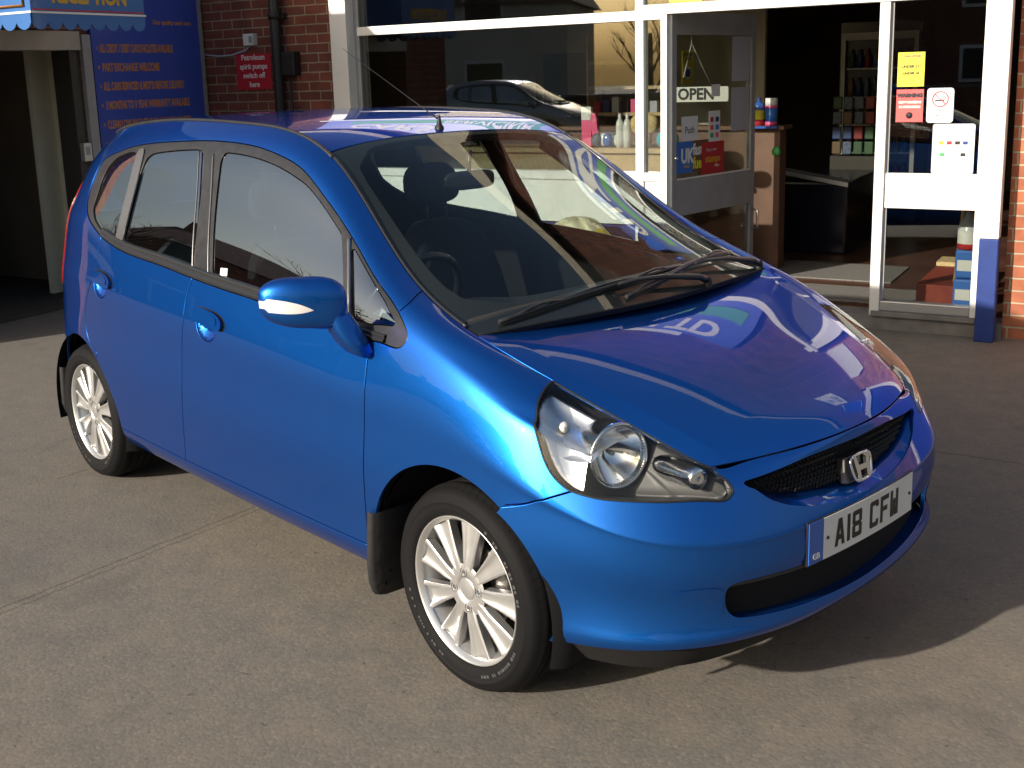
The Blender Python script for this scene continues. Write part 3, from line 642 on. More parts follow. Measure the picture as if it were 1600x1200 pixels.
mb=MB(); vs,fs=text('GB',.022,PM@T(-.229,-.038,.0018),bold=.0005); mb.add(bow(vs),fs); mb.build('country_letters','plate_white',plate)
for y in (-.183,.238):
    mb=MB(); mb.lathe([(0,.003),(.004,.0025),(.005,0)],12,T(.7465-.16*y*y,y,.482)@Matrix.Rotation(R(90),4,'Y')); mb.build('plate_screw','black_trim',plate)
# ---------------------------------------------------------------- headlights
for sd in (-1,1):
    hl=thing('headlight',None,None) if False else None
    house=MB()
    L=resample(P_hl,.012); Pn=FS(L[:,0],L[:,1]); nn=NS(L[:,0],L[:,1]); cen=Pn.mean(0)
    depth=[0,.012,.035,.06]; rings=[Pn-nn*.001]
    inw=np.array([.0,0,0])
    # bucket walls run back and inwards to a bezel plane through the round reflector and the tip
    A_=np.array([.312,.578,.64]); B_=np.array([.305,.50,.80]); T_=np.array([.590,.445,.655]); pn_=np.cross(B_-A_,T_-A_); pn_/=np.linalg.norm(pn_)
    vd=np.array([-.64,-.66,-.28]); vd/=np.linalg.norm(vd)
    tt=((A_-Pn)@pn_)/(vd@pn_); tt=np.clip(tt,.012,.24)
    for _ in range(6): tt=(np.roll(tt,1)+tt*2+np.roll(tt,-1))/4
    capc=(Pn+vd*tt[:,None]).mean(0); rings.append(Pn-nn*.004)
    for k in (.35,.7,1.): rings.append(Pn-nn*.005+vd*(tt*k)[:,None])
    for k in (.06,.3,.6,.97): rings.append((Pn+vd*tt[:,None])*(1-k)+capc*k)
    G3=np.stack(rings,0)*[1,sd,1]; G3=np.concatenate([G3,G3[:,:1]],1)
    house.grid(G3,flip=sd<0); hb=house.build('headlight','lamp_housing',car)
    hb['label']='clear-lens headlight with one round reflector' if sd<0 else 'far headlight seen edge-on'
    panel('lens',FS,NS,P_hl,[],'lens_clear',hb,sd,gap=.003,flange=.006,sp=.02,off=.0005)
    # black edge gasket
    MB().tube([tuple((a-b*.002)*[1,sd,1]) for a,b in zip(Pn,nn)],.0028,6,closed=True).build('gasket','rubber_seal',hb)
    def bowlM(p,yaw=0,pitch=0): return T(p[0],sd*p[1],p[2])@Matrix.Rotation(sd*R(yaw),4,'Z')@Matrix.Rotation(R(90-pitch),4,'Y')
    # bright reflector that fills the rear half of the lamp
    Lq=resample(P_hl,.01); cu=Lq.mean(0); q=cu+(Lq-cu)*.985; uS=SEAM['hl_low'][2,0]; q[:,0]=np.maximum(q[:,0],uS); q=resample(dedupe(q),.004)
    def sink(uv,q=q):
        m=np.array([(np.exp(-90*(((q-w_)**2).sum(1)**.5))).mean() for w_ in uv]); m=np.maximum(-np.log(m)/90-.028,0)
        return -.012-.055*(1-np.exp(-m/.030))
    panel('side_reflector',FS,NS,q,[],'reflector_satin',hb,sd,gap=0,flange=0,sp=.009,off=sink)
    # main round reflector (faces forward), its ring and its tube
    M=bowlM((.396,.588,.722),16,2)
    mb=MB(); mb.lathe([(.0785,-.075),(.0815,-.030),(.0835,-.004),(.0845,.002),(.0825,.007),(.0785,.005)],64,M); mb.build('ring','reflector',hb)
    mb=MB(); mb.lathe([(.0785,.005),(.0755,-.003),(.0735,-.008)]+[(.0735*math.sqrt(1-t),-.008-.060*t) for t in np.linspace(.05,1,14)],64,M); mb.build('reflector_bowl','reflector',hb)
    mb=MB()
    for k in range(72):
        t=2*math.pi*k/72; mb.box(-.0028,.0028,-.0011,.0011,-.006,.003,M@Matrix.Rotation(t,4,'Z')@T(.0755,0,-.001))
    mb.build('ring_teeth','chrome',hb)
    mb=MB(); mb.lathe([(0,-.022),(.006,-.024),(.007,-.032),(.006,-.05),(0,-.06)],20,M); mb.build('bulb','lamp_bulb',hb)
    M=bowlM((.275,.655,.785),48,14)
    mb=MB(); mb.lathe([(0,.020),(.011,.014),(.016,-.004),(.014,-.03),(0,-.045)],20,M); mb.build('indicator_bulb','lamp_bulb',hb)
    # side marker tube near the tip
    M=bowlM((.566,.492,.680),12,2)
    mb=MB(); mb.lathe([(.0,.008),(.012,.010),(.024,.009),(.0275,.006),(.0285,-.004),(.029,-.03),(.033,-.08),(.038,-.13)],40,M); mb.build('marker_lamp','reflector',hb)
# ---------------------------------------------------------------- wheels
def wheel_parts(wr,sd):
    """local frame: +z = outboard; radius .292"""
    Q=Matrix.Rotation(R(90) if sd<0 else R(-90),4,'X')   # local z -> outboard
    tyre=MB(); t=[]
    # section: outboard sidewall to tread to inner sidewall
    prof=[(.2065,-.004),(.212,.006),(.222,.012),(.238,.0155),(.246,.0150),(.248,.0165),(.252,.0165),(.254,.0145),(.268,.010),(.278,.000),(.2835,-.012),(.2875,-.022)]
    for a,b in ((-.026,-.050),(-.058,-.082),(-.090,-.114),(-.122,-.146)):
        prof+=[(.2905,a-.0005),(.2920,(a+b)/2),(.2905,b+.0005),(.2838,b-.0010),(.2838,b-.0068)]
    prof=prof[:-2]+[(.2875,-.152),(.278,-.172),(.262,-.186),(.235,-.190),(.2065,-.176)]
    tyre.lathe(prof,96,Q); ty=tyre.build('tyre','tyre_rubber',wr)
    # raised sidewall lettering blocks
    mb=MB(); rng=random.Random(3)
    for a0,a1 in ((20,75),(200,262),(300,345)):
        a=a0
        while a<a1:
            wdt=rng.uniform(1.2,2.6)
            if rng.random()<.8:
                t0,t1=R(a),R(a+wdt); r0,r1=.2285,.2285+rng.choice((.012,.013)); 
                vs=[Q@Vector((r*math.cos(q),r*math.sin(q),.0152)) for r,q in ((r0,t0),(r1,t0),(r1,t1),(r0,t1))]
                mb.add(vs,[(0,1,2,3) ])
            a+=wdt+.9
    mb.build('tyre_marking','tyre_mark',ty)
    rim=MB()
    # lip, barrel
    rim.lathe([(.194,-.012),(.197,-.005),(.2025,.0),(.2055,.0045),(.208,.004),(.209,.0),(.208,-.008),(.203,-.012)],96,Q)
    rim.lathe([(.2025,.0),(.199,-.010),(.190,-.030),(.180,-.060),(.176,-.100),(.184,-.160)],72,Q)
    rm=rim.build('rim','alloy',wr)
    NSP=9
    sp_=MB()
    hubz=lambda r: -.008-.006*max(0,(r-.05)/.14)   # slight dish
    # hub disc with centre cap
    sp_.lathe([(0,-.010),(.028,-.010),(.030,-.0125),(.033,-.0125),(.035,-.008),(.050,-.007),(.064,-.008),(.072,-.011)],72,Q)
    for k in range(NSP):
        ph=2*math.pi*(k+.35)/NSP
        ns,nr=11,16; V0=[]
        for i in range(nr):
            f=i/(nr-1); r=.052+(.200-.052)*f
            hw=.0165+.026*f**1.45                         # half width grows outward
            if f<.15: hw*=.82+1.2*f
            for j in range(ns):
                s_=-1+2*j/(ns-1); rd=math.exp(-((abs(s_)-.80)/.17)**2)      # twin ridges
                trough=(1-abs(s_)**2)*(.2+.8*f)
                z=hubz(r)+.0055*rd*min(1,f*3+.2)-.0105*trough*min(1,f*2.2)+.004*f
                if abs(s_)>.99: z-=.004
                V0.append(Q@Matrix.Rotation(ph,4,'Z')@Vector((r,s_*hw,z)))
        fs=[(i*ns+j,i*ns+j+1,(i+1)*ns+j+1,(i+1)*ns+j) for i in range(nr-1) for j in range(ns-1)]
        b=len(sp_.v); sp_.add(V0,fs,True)
        # sides
        dn=(Q@Matrix.Rotation(ph,4,'Z')).to_3x3()@Vector((0,0,-.024))
        for edge in (0,ns-1):
            W=[]
            for i in range(nr):
                q=Vector(V0[i*ns+edge]); W+=[q,q+dn]
            sp_.add(W,[(2*i,2*i+1,2*i+3,2*i+2) for i in range(nr-1)],True)
    spk=sp_.build('spokes','alloy',rm)
    for k in range(4):
        ph=2*math.pi*k/4+.35; M=Q@Matrix.Rotation(ph,4,'Z')@T(.050,0,-.0065)
        mb=MB(); mb.lathe([(.0125,.0012),(.0115,-.001),(.0110,-.010),(0,-.010)],20,M); mb.build('bolt_recess','disc_steel',rm)
        mb=MB(); mb.lathe([(0,.003),(.005,.002),(.0075,-.001),(.0078,-.010)],6,M,smooth=False); mb.build('wheel_bolt','chrome',rm)
    mb=MB(); mb.lathe([(0,-.0065),(.018,-.007),(.0275,-.009)],40,Q); mb.build('centre_cap','alloy',rm)
    mb=MB(); mb.lathe([(.055,-.052),(.120,-.052),(.122,-.062),(.120,-.072)],48,Q); mb.build('brake_disc','disc_steel',wr)
    mb=MB(); mb.lathe([(0,-.078),(.178,-.082)],40,Q); mb.build('brake_backing','shadow_black',wr)
# tyre material: tread sipes and dusty rubber
m,t,b=nodes('tyre_rubber'); b.inputs['Roughness'].default_value=.75; b.inputs['Specular IOR Level'].default_value=.18
tc=t.nodes.new('ShaderNodeTexCoord'); sx=t.nodes.new('ShaderNodeSeparateXYZ'); t.links.new(tc.outputs['Object'],sx.inputs[0])
def MATH(t,op,a,b=None,c=None):
    n=t.nodes.new('ShaderNodeMath'); n.operation=op
    for i,v in enumerate((a,b,c)):
        if v is None: continue
        if isinstance(v,(int,float)): n.inputs[i].default_value=v
        else: t.links.new(v,n.inputs[i])
    return n.outputs[0]
an=MATH(t,'ARCTAN2',sx.outputs[2],sx.outputs[0]); rr=MATH(t,'SQRT',MATH(t,'ADD',MATH(t,'MULTIPLY',sx.outputs[0],sx.outputs[0]),MATH(t,'MULTIPLY',sx.outputs[2],sx.outputs[2])))
ph=MATH(t,'ADD',MATH(t,'MULTIPLY',an,64/(2*math.pi)),MATH(t,'MULTIPLY',MATH(t,'ABSOLUTE',MATH(t,'SUBTRACT',MATH(t,'ABSOLUTE',sx.outputs[1]),.09)),14))
fr_=MATH(t,'FRACT',ph); slot=MATH(t,'LESS_THAN',fr_,.22); tread=MATH(t,'GREATER_THAN',rr,.2815)
hh=MATH(t,'MULTIPLY',slot,tread); bp=t.nodes.new('ShaderNodeBump'); bp.inputs['Strength'].default_value=1; bp.inputs['Distance'].default_value=.006; bp.invert=True
t.links.new(hh,bp.inputs['Height']); t.links.new(bp.outputs[0],b.inputs['Normal'])
mx=t.nodes.new('ShaderNodeMixRGB'); mx.inputs[1].default_value=(.006,.006,.007,1); mx.inputs[2].default_value=(.004,.004,.004,1); t.links.new(hh,mx.inputs[0]); t.links.new(mx.outputs[0],b.inputs['Base Color'])
mat('tyre_mark',(.055,.055,.055),.6)
for x in (0,-2.45):
    for sd in (-1,1):
        wr=bpy.data.objects.new('wheel',None); COL.objects.link(wr); wr.parent=car; wr.location=(x,sd*.772,.292)
        if x==0: wr.rotation_euler=(0,R(11),0)
        wheel_parts(wr,sd)
        # mud flap behind the wheel
        fx=x-(.325 if x==0 else .285)
        lo_=0 if x==0 else .045
        rows=[]
        for z,yo,dx_ in ((.44,.835,.0),(.36,.838,-.004),(.28,.838,-.010),(.21,.830,-.018),(.175,.815,-.022),(.168,.79,-.023)) if x==0 else ((.44,.825,.0),(.34,.828,-.004),(.27,.828,-.008),(.225,.815,-.012),(.215,.79,-.014)):
            rows.append([(fx+dx_-.028,sd*(yo-.004-lo_),z),(fx+dx_-.010,sd*(yo-lo_),z),(fx+dx_,sd*(yo-.012-lo_),z-.002),(fx+dx_,sd*.72,z-.004),(fx+dx_,sd*.62,z-.002)])
        MB().grid(np.array(rows),flip=sd<0).build('mud_flap','black_plastic',car)
# ---------------------------------------------------------------- mirrors
def sup(n1,n2,e1,e2,fn):
    """superellipsoid grid deformed by fn"""
    P=np.zeros((n1,n2,3))
    for i,a in enumerate(np.linspace(-math.pi/2,math.pi/2,n1)):
        for j,b in enumerate(np.linspace(-math.pi,math.pi,n2)):
            pw=lambda v,e: math.copysign(abs(v)**e,v)
            P[i,j]=fn(pw(math.cos(a),e1)*pw(math.cos(b),e2),pw(math.cos(a),e1)*pw(math.sin(b),e2),pw(math.sin(a),e1))
    return P
for sd in (-1,1):
    # local: X outboard (-1..1), Y forward, Z up
    def shell(X,Y,Z,k=1.0):
        hw=.106; hh_=.070+.010*(-X if X<0 else 0)-.012*max(0,X)**2; dp=.058 if Y>0 else .030
        x=X*hw*k; z=Z*hh_*k+.010*X; y=Y*dp*k*(1-.25*max(0,X)**2)-.052*(X+.2)*.9-.006*Z
        return (-.428+y, sd*(.948+x), 1.060+z)
    if sd>0:   # folded back against the window
        shell0=shell
        def shell(X,Y,Z,k=1.0):
            p=shell0(X,Y,Z,k); px,py=p[0]+.40,p[1]-.86; a_=R(70); return (-.50+px*math.cos(a_)-py*math.sin(a_), .80+(px*math.sin(a_)+py*math.cos(a_))*.9, p[2]-.055)
    MBm=MB(); MBm.grid(sup(28,56,.62,.72,shell),flip=sd<0)
    mir=MBm.build('door_mirror','blue_paint',car); mir['label']='blue door mirror with a white indicator strip' if sd<0 else 'far door mirror'
    # indicator strip on the leading outer face
    rows=[]
    for i,X in enumerate(np.linspace(1.0,.02,22)):
        t=i/21; h=.0185*(1-t**3) ; zc=-.004-.010*t; r=[]
        for w_ in (-1,-.5,0,.5,1):
            z=zc+h*w_*(.55 if X>.95 else 1); Zn=max(-.95,min(.95,z/.06)); Yv=math.sqrt(max(0,1-min(1,abs(X))**2.6))**.9*math.sqrt(max(0,1-abs(Zn)**3))
            p=shell(X*.995,Yv*1.0,Zn*.9); r.append((p[0]+.0028,p[1]+sd*.0028*(X**2),1.060+z+.010*X-(0 if sd<0 else .055)))
        rows.append(r)
    MB().grid(np.array(rows),flip=sd>0).build('side_indicator','mirror_indicator',mir)
    # foot
    rows=[]; fy_,fz_=(0,0) if sd<0 else (.03,.03)
    for z,yo,x0,x1,yi in ((1.025,.905,-.436,-.356,.84),(.985,.897,-.426,-.342,.815),(.945,.880,-.408,-.325,.80),(.915,.858,-.390,-.315,.795),(.898,.832,-.375,-.320,.79)):
        ring=[];c=((x0+x1)/2,(yo+yi)/2);a=((x1-x0)/2,(yo-yi)/2)
        for k in range(20):
            t=2*math.pi*k/20; pw=lambda v: math.copysign(abs(v)**.6,v); ring.append((c[0]+a[0]*pw(math.cos(t)),sd*(c[1]-fy_+a[1]*pw(math.sin(t))*(1 if sd<0 else .5)),z-fz_))
        rows.append(ring+ring[:1])
    rows.append([(c[0],sd*(c[1]-fy_),.896-fz_)]*21)
    MB().grid(np.array(rows),flip=sd<0).build('mirror_foot','blue_paint',mir)
    # glass facing back
    pts=[]
    for k in range(32):
        t=2*math.pi*k/32; X=math.copysign(abs(math.cos(t))**.7,math.cos(t))*.86; Z=math.copysign(abs(math.sin(t))**.7,math.sin(t))*.82; p=shell(X,-1.02,Z); pts.append(p)
    MB().add(pts,[tuple(range(32))]).build('mirror_glass','reflector',mir)
# ---------------------------------------------------------------- tailgate, rear bumper, rear glass
P_tg=cat(uline(vT,UT,2*UMAX-UT),vline(2*UMAX-UT,vT,VMAX),railseg(2*UMAX-UT,UT),vline(UT,VMAX,vT))
rw=chaikin(nearest(np.array([(-2.80,.54,1.08),(-2.66,.44,1.40)])),0)
rg=[(UT+.10,rw[0,1]),(UMAX+(UMAX-UT)-.10,rw[0,1]),(UMAX+(UMAX-UT)-.13,rw[1,1]),(UT+.13,rw[1,1])]
rg=chaikin(resample(np.array(rg),.1),2)
tg=panel('tailgate',FS,NS,P_tg,[rg],'blue_paint',car,sp=.035)
panel('rear_window',FS,NS,rg,[],'windscreen_glass',tg,gap=-.004,flange=0,sp=.05,off=-.006)
aB=math.pi-math.asin((.60-AR[1])/AR[2]); uB=nearest(np.array([[AR[0]+AR[2]*math.cos(aB),.80,.60]]))[0][0]
aBe=math.pi-ar_end
half=cat(uline(vT,UMAX,uB),arch(*AR,aB,aBe,20),uline(0,uR1,UMAX))
mirr=half.copy(); mirr[:,0]=2*UMAX-mirr[:,0]
panel('rear_bumper',FS,NS,dedupe(cat(half,rev(mirr))),[],'blue_paint',car,sp=.035)
# roof tail between the rear edge of the roof panel and the tailgate
a=FR(np.full(41,RL),np.linspace(-.55,.55,41)); us=np.concatenate([np.linspace(UR,UMAX,21),np.linspace(UMAX,2*UMAX-UR,21)[1:]]); b=rail(us); b=b[::-1] if (b[0,1]*a[0,1]<0) else b
MB().grid(np.stack([a,a*.5+b*.5+[0,0,.006],b],0)).build('roof_spoiler','blue_paint',car)
# ---------------------------------------------------------------- wipers, aerial
def onws(x,y,o): return FW(np.array([x]),np.array([y]))[0]+NW(np.array([x]),np.array([y]))[0]*o
for (px,py),(tx,ty),(b0,b1) in (((.012,.22),(.075,-.12),((.032,-.525),(.108,.19))),((.020,.575),(.090,.24),((.030,-.125),(.145,.545)))):
    wp=MB(); pv=onws(px,py,.012); tp=onws(tx,ty,.022)
    mid=pv*.5+tp*.5+[0,0,.018]
    wp.tube([pv,pv*.8+mid*.2+[0,0,.01],mid,tp*.6+mid*.4+[0,0,.004],tp],[.012,.011,.008,.0055,.0045],8); arm=wp.build('wiper','satin_black',car)
    wp=MB(); n=16; Q_=[onws(b0[0]+(b1[0]-b0[0])*k/n+.012*math.sin(math.pi*k/n),b0[1]+(b1[1]-b0[1])*k/n,.010) for k in range(n+1)]
    wp.tube(Q_,.0062,6); wp.tube([q+[0,0,-.006] for q in Q_],.0026,6)
    for k0,k1 in ((1,5),(11,15),(3,13)):
        p=[Q_[k0],Q_[k0]*.7+Q_[k1]*.3+[.002,0,.010],Q_[k0]*.5+Q_[k1]*.5+[.002,0,.013],Q_[k0]*.3+Q_[k1]*.7+[.002,0,.010],Q_[k1]]; wp.tube(p,.0040,6)
    wp.build('wiper_blade','satin_black',arm)
    MB().lathe([(0,.014),(.010,.012),(.013,0),(.013,-.02)],16,T(*pv)).build('pivot_cap','black_plastic',arm)
ab=Vector(FR(np.array([.055]),np.array([0.]))[0])
mb=MB(); mb.lathe([(.020,-.004),(.019,.006),(.012,.014),(.008,.030),(.006,.045),(0,.046)],20,T(*ab)@Matrix.Shear('XZ',4,(-.35,0))); aer=mb.build('aerial','black_plastic',car)
d=Vector((-.905,0,.425)).normalized(); mb=MB(); mb.tube([ab+Vector((-.012,0,.035)),ab+Vector((-.012,0,.035))+d*.12,ab+Vector((-.012,0,.035))+d*.62],[.0028,.0015,.0008],6); mb.build('mast','rubber_seal',aer)
# ---------------------------------------------------------------- interior
def rbox(mb,x0,x1,y0,y1,z0,z1): return mb.box(x0,x1,y0,y1,z0,z1)
mb=MB(); mb.box(-2.75,.05,-.68,.68,.27,.30); mb.box(-.16,-.10,-.45,.45,.26,.86); mb.build('cabin_floor','shadow_black',car)
# dashboard: curved top
rows=[]
for t,(x,z) in enumerate([(-.02,.90),(-.10,.925),(-.25,.945),(-.40,.950),(-.50,.940),(-.56,.905),(-.58,.84),(-.56,.62),(-.50,.50)]):
    rows.append([(x-.05*(1-abs(y)**2)*(-1) +.03*abs(y),y*.715,z+(.035*math.exp(-((y+.48)/.24)**2) if 2<=t<=6 else 0)) for y in np.linspace(-1,1,41)])
dash=MB().grid(np.array(rows)).build('dashboard','dash_plastic',car)
mb=MB(); c=Vector((-.70,-.36,.93)); M=T(*c)@Matrix.Rotation(R(-62),4,'Y')
mb.tube([M@Vector((.185*math.cos(q),.185*math.sin(q),0)) for q in np.linspace(0,2*math.pi,48,endpoint=False)],.0155,10,closed=True)
mb.lathe([(0,-.01),(.05,-.015),(.07,-.03),(.05,-.06)],24,M)
for q in (0,math.pi,math.pi*1.5): mb.tube([M@Vector((.06*math.cos(q),.06*math.sin(q),-.02)),M@Vector((.18*math.cos(q),.18*math.sin(q),0))],.014,8)
mb.tube([c,c+Vector((.3,0,-.12))],.04,12)
mb.build('steering_wheel','satin_black',car)
def seat(x,y,head=True,w=.25):
    mb=MB(); P=sup(18,36,.45,.5,lambda X,Y,Z:(x+.26*X,y+w*Y,.47+.09*Z+.03*X)); mb.grid(P); s_=mb.build('seat','seat_cloth',car)
    mb=MB(); mb.grid(sup(20,36,.5,.55,lambda X,Y,Z:(x-.26+.075*X-.115*(Z+1)+.02*Y*Y,y+(w-.015-.035*max(0,Z))*Y,.76+.32*Z))); mb.build('backrest','seat_cloth',s_)
    if head:
        mb=MB(); hx,hz=x-.26-.265,1.225
        mb.grid(sup(18,32,.62,.62,lambda X,Y,Z:(hx+.048*X-.012*Z,y+(.135-.018*max(0,Z))*Y,hz+.085*Z))); mb.build('headrest','seat_cloth',s_)
        mb=MB()
        for q in (-.05,.05): mb.tube([(hx+.02,y+q,hz-.03),(hx+.045,y+q,1.02)],.006,8)
        mb.build('headrest_post','black_trim',s_)
seat(-.95,-.36); seat(-.95,.36); 
for y in (-.42,0,.42): seat(-1.95,y,True,.20)
mb=MB(); a=FR(np.repeat(np.linspace(.02,RL,20),21),np.tile(np.linspace(-.53,.53,21),20)).reshape(20,21,3)+[0,0,-.045]; mb.grid(a,flip=True); mb.build('headliner','headliner',car)
mb=MB(); c=Vector(onws(.90,.0,-.10)); mb.grid(sup(12,24,.5,.5,lambda X,Y,Z:(c.x+.018*X,c.y+.115*Y,c.z-.01+.033*Z))); mb.tube([c,Vector(onws(.93,0,-.01))],.008,6); mb.build('rear_view_mirror','satin_black',car)
for sd in (-1,1):   # inner pillars
    P=FW(np.linspace(.06,WL,30),np.full(30,.585*sd)); P2=P+np.array([-.07,-.035*sd,-.04]); MB().tube(P2,.028,8).build('inner_pillar','dash_plastic',car)

# ================================================================ the place
def link(t,a,b): t.links.new(a,b)
def brick_mat(name,c1,c2,mortar,swap=False):
    m,t,b=nodes(name); tc=t.nodes.new('ShaderNodeTexCoord'); sx=t.nodes.new('ShaderNodeSeparateXYZ'); cb=t.nodes.new('ShaderNodeCombineXYZ')
    link(t,tc.outputs['Object'],sx.inputs[0]); ad=MATH(t,'ADD',sx.outputs[0],sx.outputs[1]); link(t,ad,cb.inputs[0]); link(t,sx.outputs[2],cb.inputs[1])
    nz=t.nodes.new('ShaderNodeTexNoise'); nz.inputs['Scale'].default_value=14; link(t,cb.outputs[0],nz.inputs['Vector'])
    wob=t.nodes.new('ShaderNodeVectorMath'); wob.operation='SCALE'; wob.inputs['Scale'].default_value=.006; link(t,nz.outputs['Color'],wob.inputs[0])
    ad2=t.nodes.new('ShaderNodeVectorMath'); link(t,cb.outputs[0],ad2.inputs[0]); link(t,wob.outputs[0],ad2.inputs[1])
    br=t.nodes.new('ShaderNodeTexBrick'); br.inputs['Scale'].default_value=1; br.inputs['Brick Width'].default_value=.225; br.inputs['Row Height'].default_value=.075
    br.inputs['Mortar Size'].default_value=.0055; br.inputs['Mortar Smooth'].default_value=.15; br.inputs['Bias'].default_value=0
    br.inputs['Color1'].default_value=(*c1,1); br.inputs['Color2'].default_value=(*c2,1); br.inputs['Mortar'].default_value=(*mortar,1); link(t,ad2.outputs[0],br.inputs['Vector'])
    n2=t.nodes.new('ShaderNodeTexNoise'); n2.inputs['Scale'].default_value=5; n2.inputs['Detail'].default_value=8; link(t,cb.outputs[0],n2.inputs['Vector'])
    mr=t.nodes.new('ShaderNodeMapRange'); mr.inputs['From Min'].default_value=.3; mr.inputs['From Max'].default_value=.7; mr.inputs['To Min'].default_value=.68; mr.inputs['To Max'].default_value=1.25; link(t,n2.outputs[0],mr.inputs[0])
    mx=t.nodes.new('ShaderNodeMixRGB'); mx.blend_type='MULTIPLY'; mx.inputs[0].default_value=1; link(t,br.outputs['Color'],mx.inputs[1]); link(t,mr.outputs[0],mx.inputs[2]); link(t,mx.outputs[0],b.inputs['Base Color'])
    bp=t.nodes.new('ShaderNodeBump'); bp.inputs['Distance'].default_value=.008; bp.inputs['Strength'].default_value=.8; bp.invert=True; link(t,br.outputs['Fac'],bp.inputs['Height'])
    n3=t.nodes.new('ShaderNodeTexNoise'); n3.inputs['Scale'].default_value=180; link(t,cb.outputs[0],n3.inputs['Vector']); bp2=t.nodes.new('ShaderNodeBump'); bp2.inputs['Distance'].default_value=.003; bp2.inputs['Strength'].default_value=.4
    link(t,n3.outputs[0],bp2.inputs['Height']); link(t,bp.outputs[0],bp2.inputs['Normal']); link(t,bp2.outputs[0],b.inputs['Normal']); b.inputs['Roughness'].default_value=.9
brick_mat('red_brick',(.22,.062,.040),(.145,.046,.034),(.30,.25,.165))  # red brick, darkened so the left wall's shade is in the colour
brick_mat('sunlit_brick',(.44,.150,.075),(.32,.105,.06),(.46,.40,.28))  # brighter copy of the same brick, sunlight on the pier painted in
brick_mat('gable_brick',(.135,.042,.028),(.09,.031,.024),(.17,.14,.10))
brick_mat('painted_brick',(.035,.07,.30),(.03,.06,.26),(.03,.055,.22))
mat('white_frame',(.80,.80,.78),.35,noise=.04,nscale=6)
mat('white_board',(.78,.79,.76),.6,noise=.05,nscale=4)
mat('grey_frame',(.34,.34,.36),.45,noise=.08)
mat('bronze_dark',(.05,.045,.04),.5)
mat('post_blue',(.018,.045,.21),.5,noise=.15,nscale=9)
mat('shop_floor',(.085,.040,.026),.35,noise=.35,nscale=3)
mat('door_mat',(.16,.155,.145),.95,noise=.2,nscale=90,bump=.4,bscale=400)
mat('inner_wall',(.22,.18,.14),.9,noise=.15,nscale=2)
mat('partition_beige',(.50,.47,.38),.9,noise=.06,nscale=3)
mat('inner_dark',(.05,.045,.04),.9)
mat('ceiling_dark',(.10,.10,.095),.9)
mat('light_wood',(.55,.40,.22),.5,noise=.12,nscale=12)
mat('brown_laminate',(.16,.085,.055),.5,noise=.15,nscale=6)
mat('grey_concrete',(.20,.19,.18),.9,noise=.2,nscale=12)
mat('beige_wall',(.80,.76,.60),.85,noise=.06,nscale=5)
mat('lintel_beige',(.50,.46,.38),.8,noise=.1,nscale=8)
mat('panel_blue',(.045,.090,.46),.32,coat=.2,noise=.05,nscale=3)
mat('canopy_blue',(.035,.14,.40),.4,coat=.2,noise=.05,nscale=5)
mat('gold_letter',(.62,.36,.03),.5)
mat('orange_letter',(.55,.24,.05),.6)
mat('sign_red',(.52,.025,.035),.4)
mat('letter_white',(.80,.80,.78),.5)
mat('paper_white',(.74,.75,.78),.7)
mat('paper_grey',(.46,.47,.56),.8)
mat('ink_dark',(.02,.02,.03),.6)
mat('sticker_yellow',(.80,.74,.05),.5)
mat('mustard',(.62,.48,.04),.5)
mat('poster_blue',(.05,.18,.60),.4)
mat('poster_red',(.48,.03,.04),.4)
mat('notice_red',(.75,.10,.10),.5)
mat('stripe_green',(.07,.36,.10),.5)
mat('pink_plastic',(.75,.10,.25),.35)
mat('sack_yellow',(.72,.60,.03),.45,noise=.2,nscale=20)
mat('sack_cream',(.60,.56,.38),.4,noise=.3,nscale=25)
mat('straw',(.62,.48,.25),.8,noise=.3,nscale=60)
mat('skin_pink',(.75,.40,.36),.6)
mat('cyan_plastic',(.06,.45,.62),.35)
mat('clear_white',(.70,.72,.72),.2,coat=.5)
mat('dark_goods',(.05,.07,.12),.5,noise=.6,nscale=40)
mat('bottle_blue',(.04,.12,.45),.25,coat=.4)
mat('bottle_red',(.60,.05,.06),.3,coat=.3)
mat('carton_red',(.28,.045,.025),.7,noise=.15,nscale=25)
mat('pipe_black',(.020,.018,.018),.5)
mat('screen_black',(.012,.014,.025),.15)
mat('fridge_frame',(.28,.28,.27),.35)
mat('roof_tile',(.12,.07,.055),.9,noise=.3,nscale=6)
mat('render_cream',(.66,.62,.52),.9,noise=.1,nscale=1)
mat('bark',(.06,.045,.035),.95,noise=.3,nscale=12)
mat('hedge_leaf',(.035,.055,.02),.9,noise=.5,nscale=6)
mat('window_dark',(.03,.035,.04),.08)
mat('aluminium',(.55,.55,.55),.35,metal=.6)
# ---------------------------------------------------------------- ground
m,t,b=nodes('asphalt'); tc=t.nodes.new('ShaderNodeTexCoord'); P_=tc.outputs['Object']
def noise(sc,det=6,rough=.55,dist=0):
    n=t.nodes.new('ShaderNodeTexNoise'); n.inputs['Scale'].default_value=sc; n.inputs['Detail'].default_value=det; n.inputs['Roughness'].default_value=rough; n.inputs['Distortion'].default_value=dist; link(t,P_,n.inputs['Vector']); return n.outputs[0]
def mrange(v,a,b_,c,d):
    n=t.nodes.new('ShaderNodeMapRange'); n.inputs['From Min'].default_value=a; n.inputs['From Max'].default_value=b_; n.inputs['To Min'].default_value=c; n.inputs['To Max'].default_value=d; link(t,v,n.inputs[0]); return n.outputs[0]
def mixc(f,c1,c2,bt='MIX'):
    n=t.nodes.new('ShaderNodeMixRGB'); n.blend_type=bt
    for i,v in ((0,f),(1,c1),(2,c2)):
        if isinstance(v,(int,float)): n.inputs[i].default_value=v
        elif isinstance(v,tuple): n.inputs[i].default_value=(*v,1)
        else: link(t,v,n.inputs[i])
    return n.outputs[0]
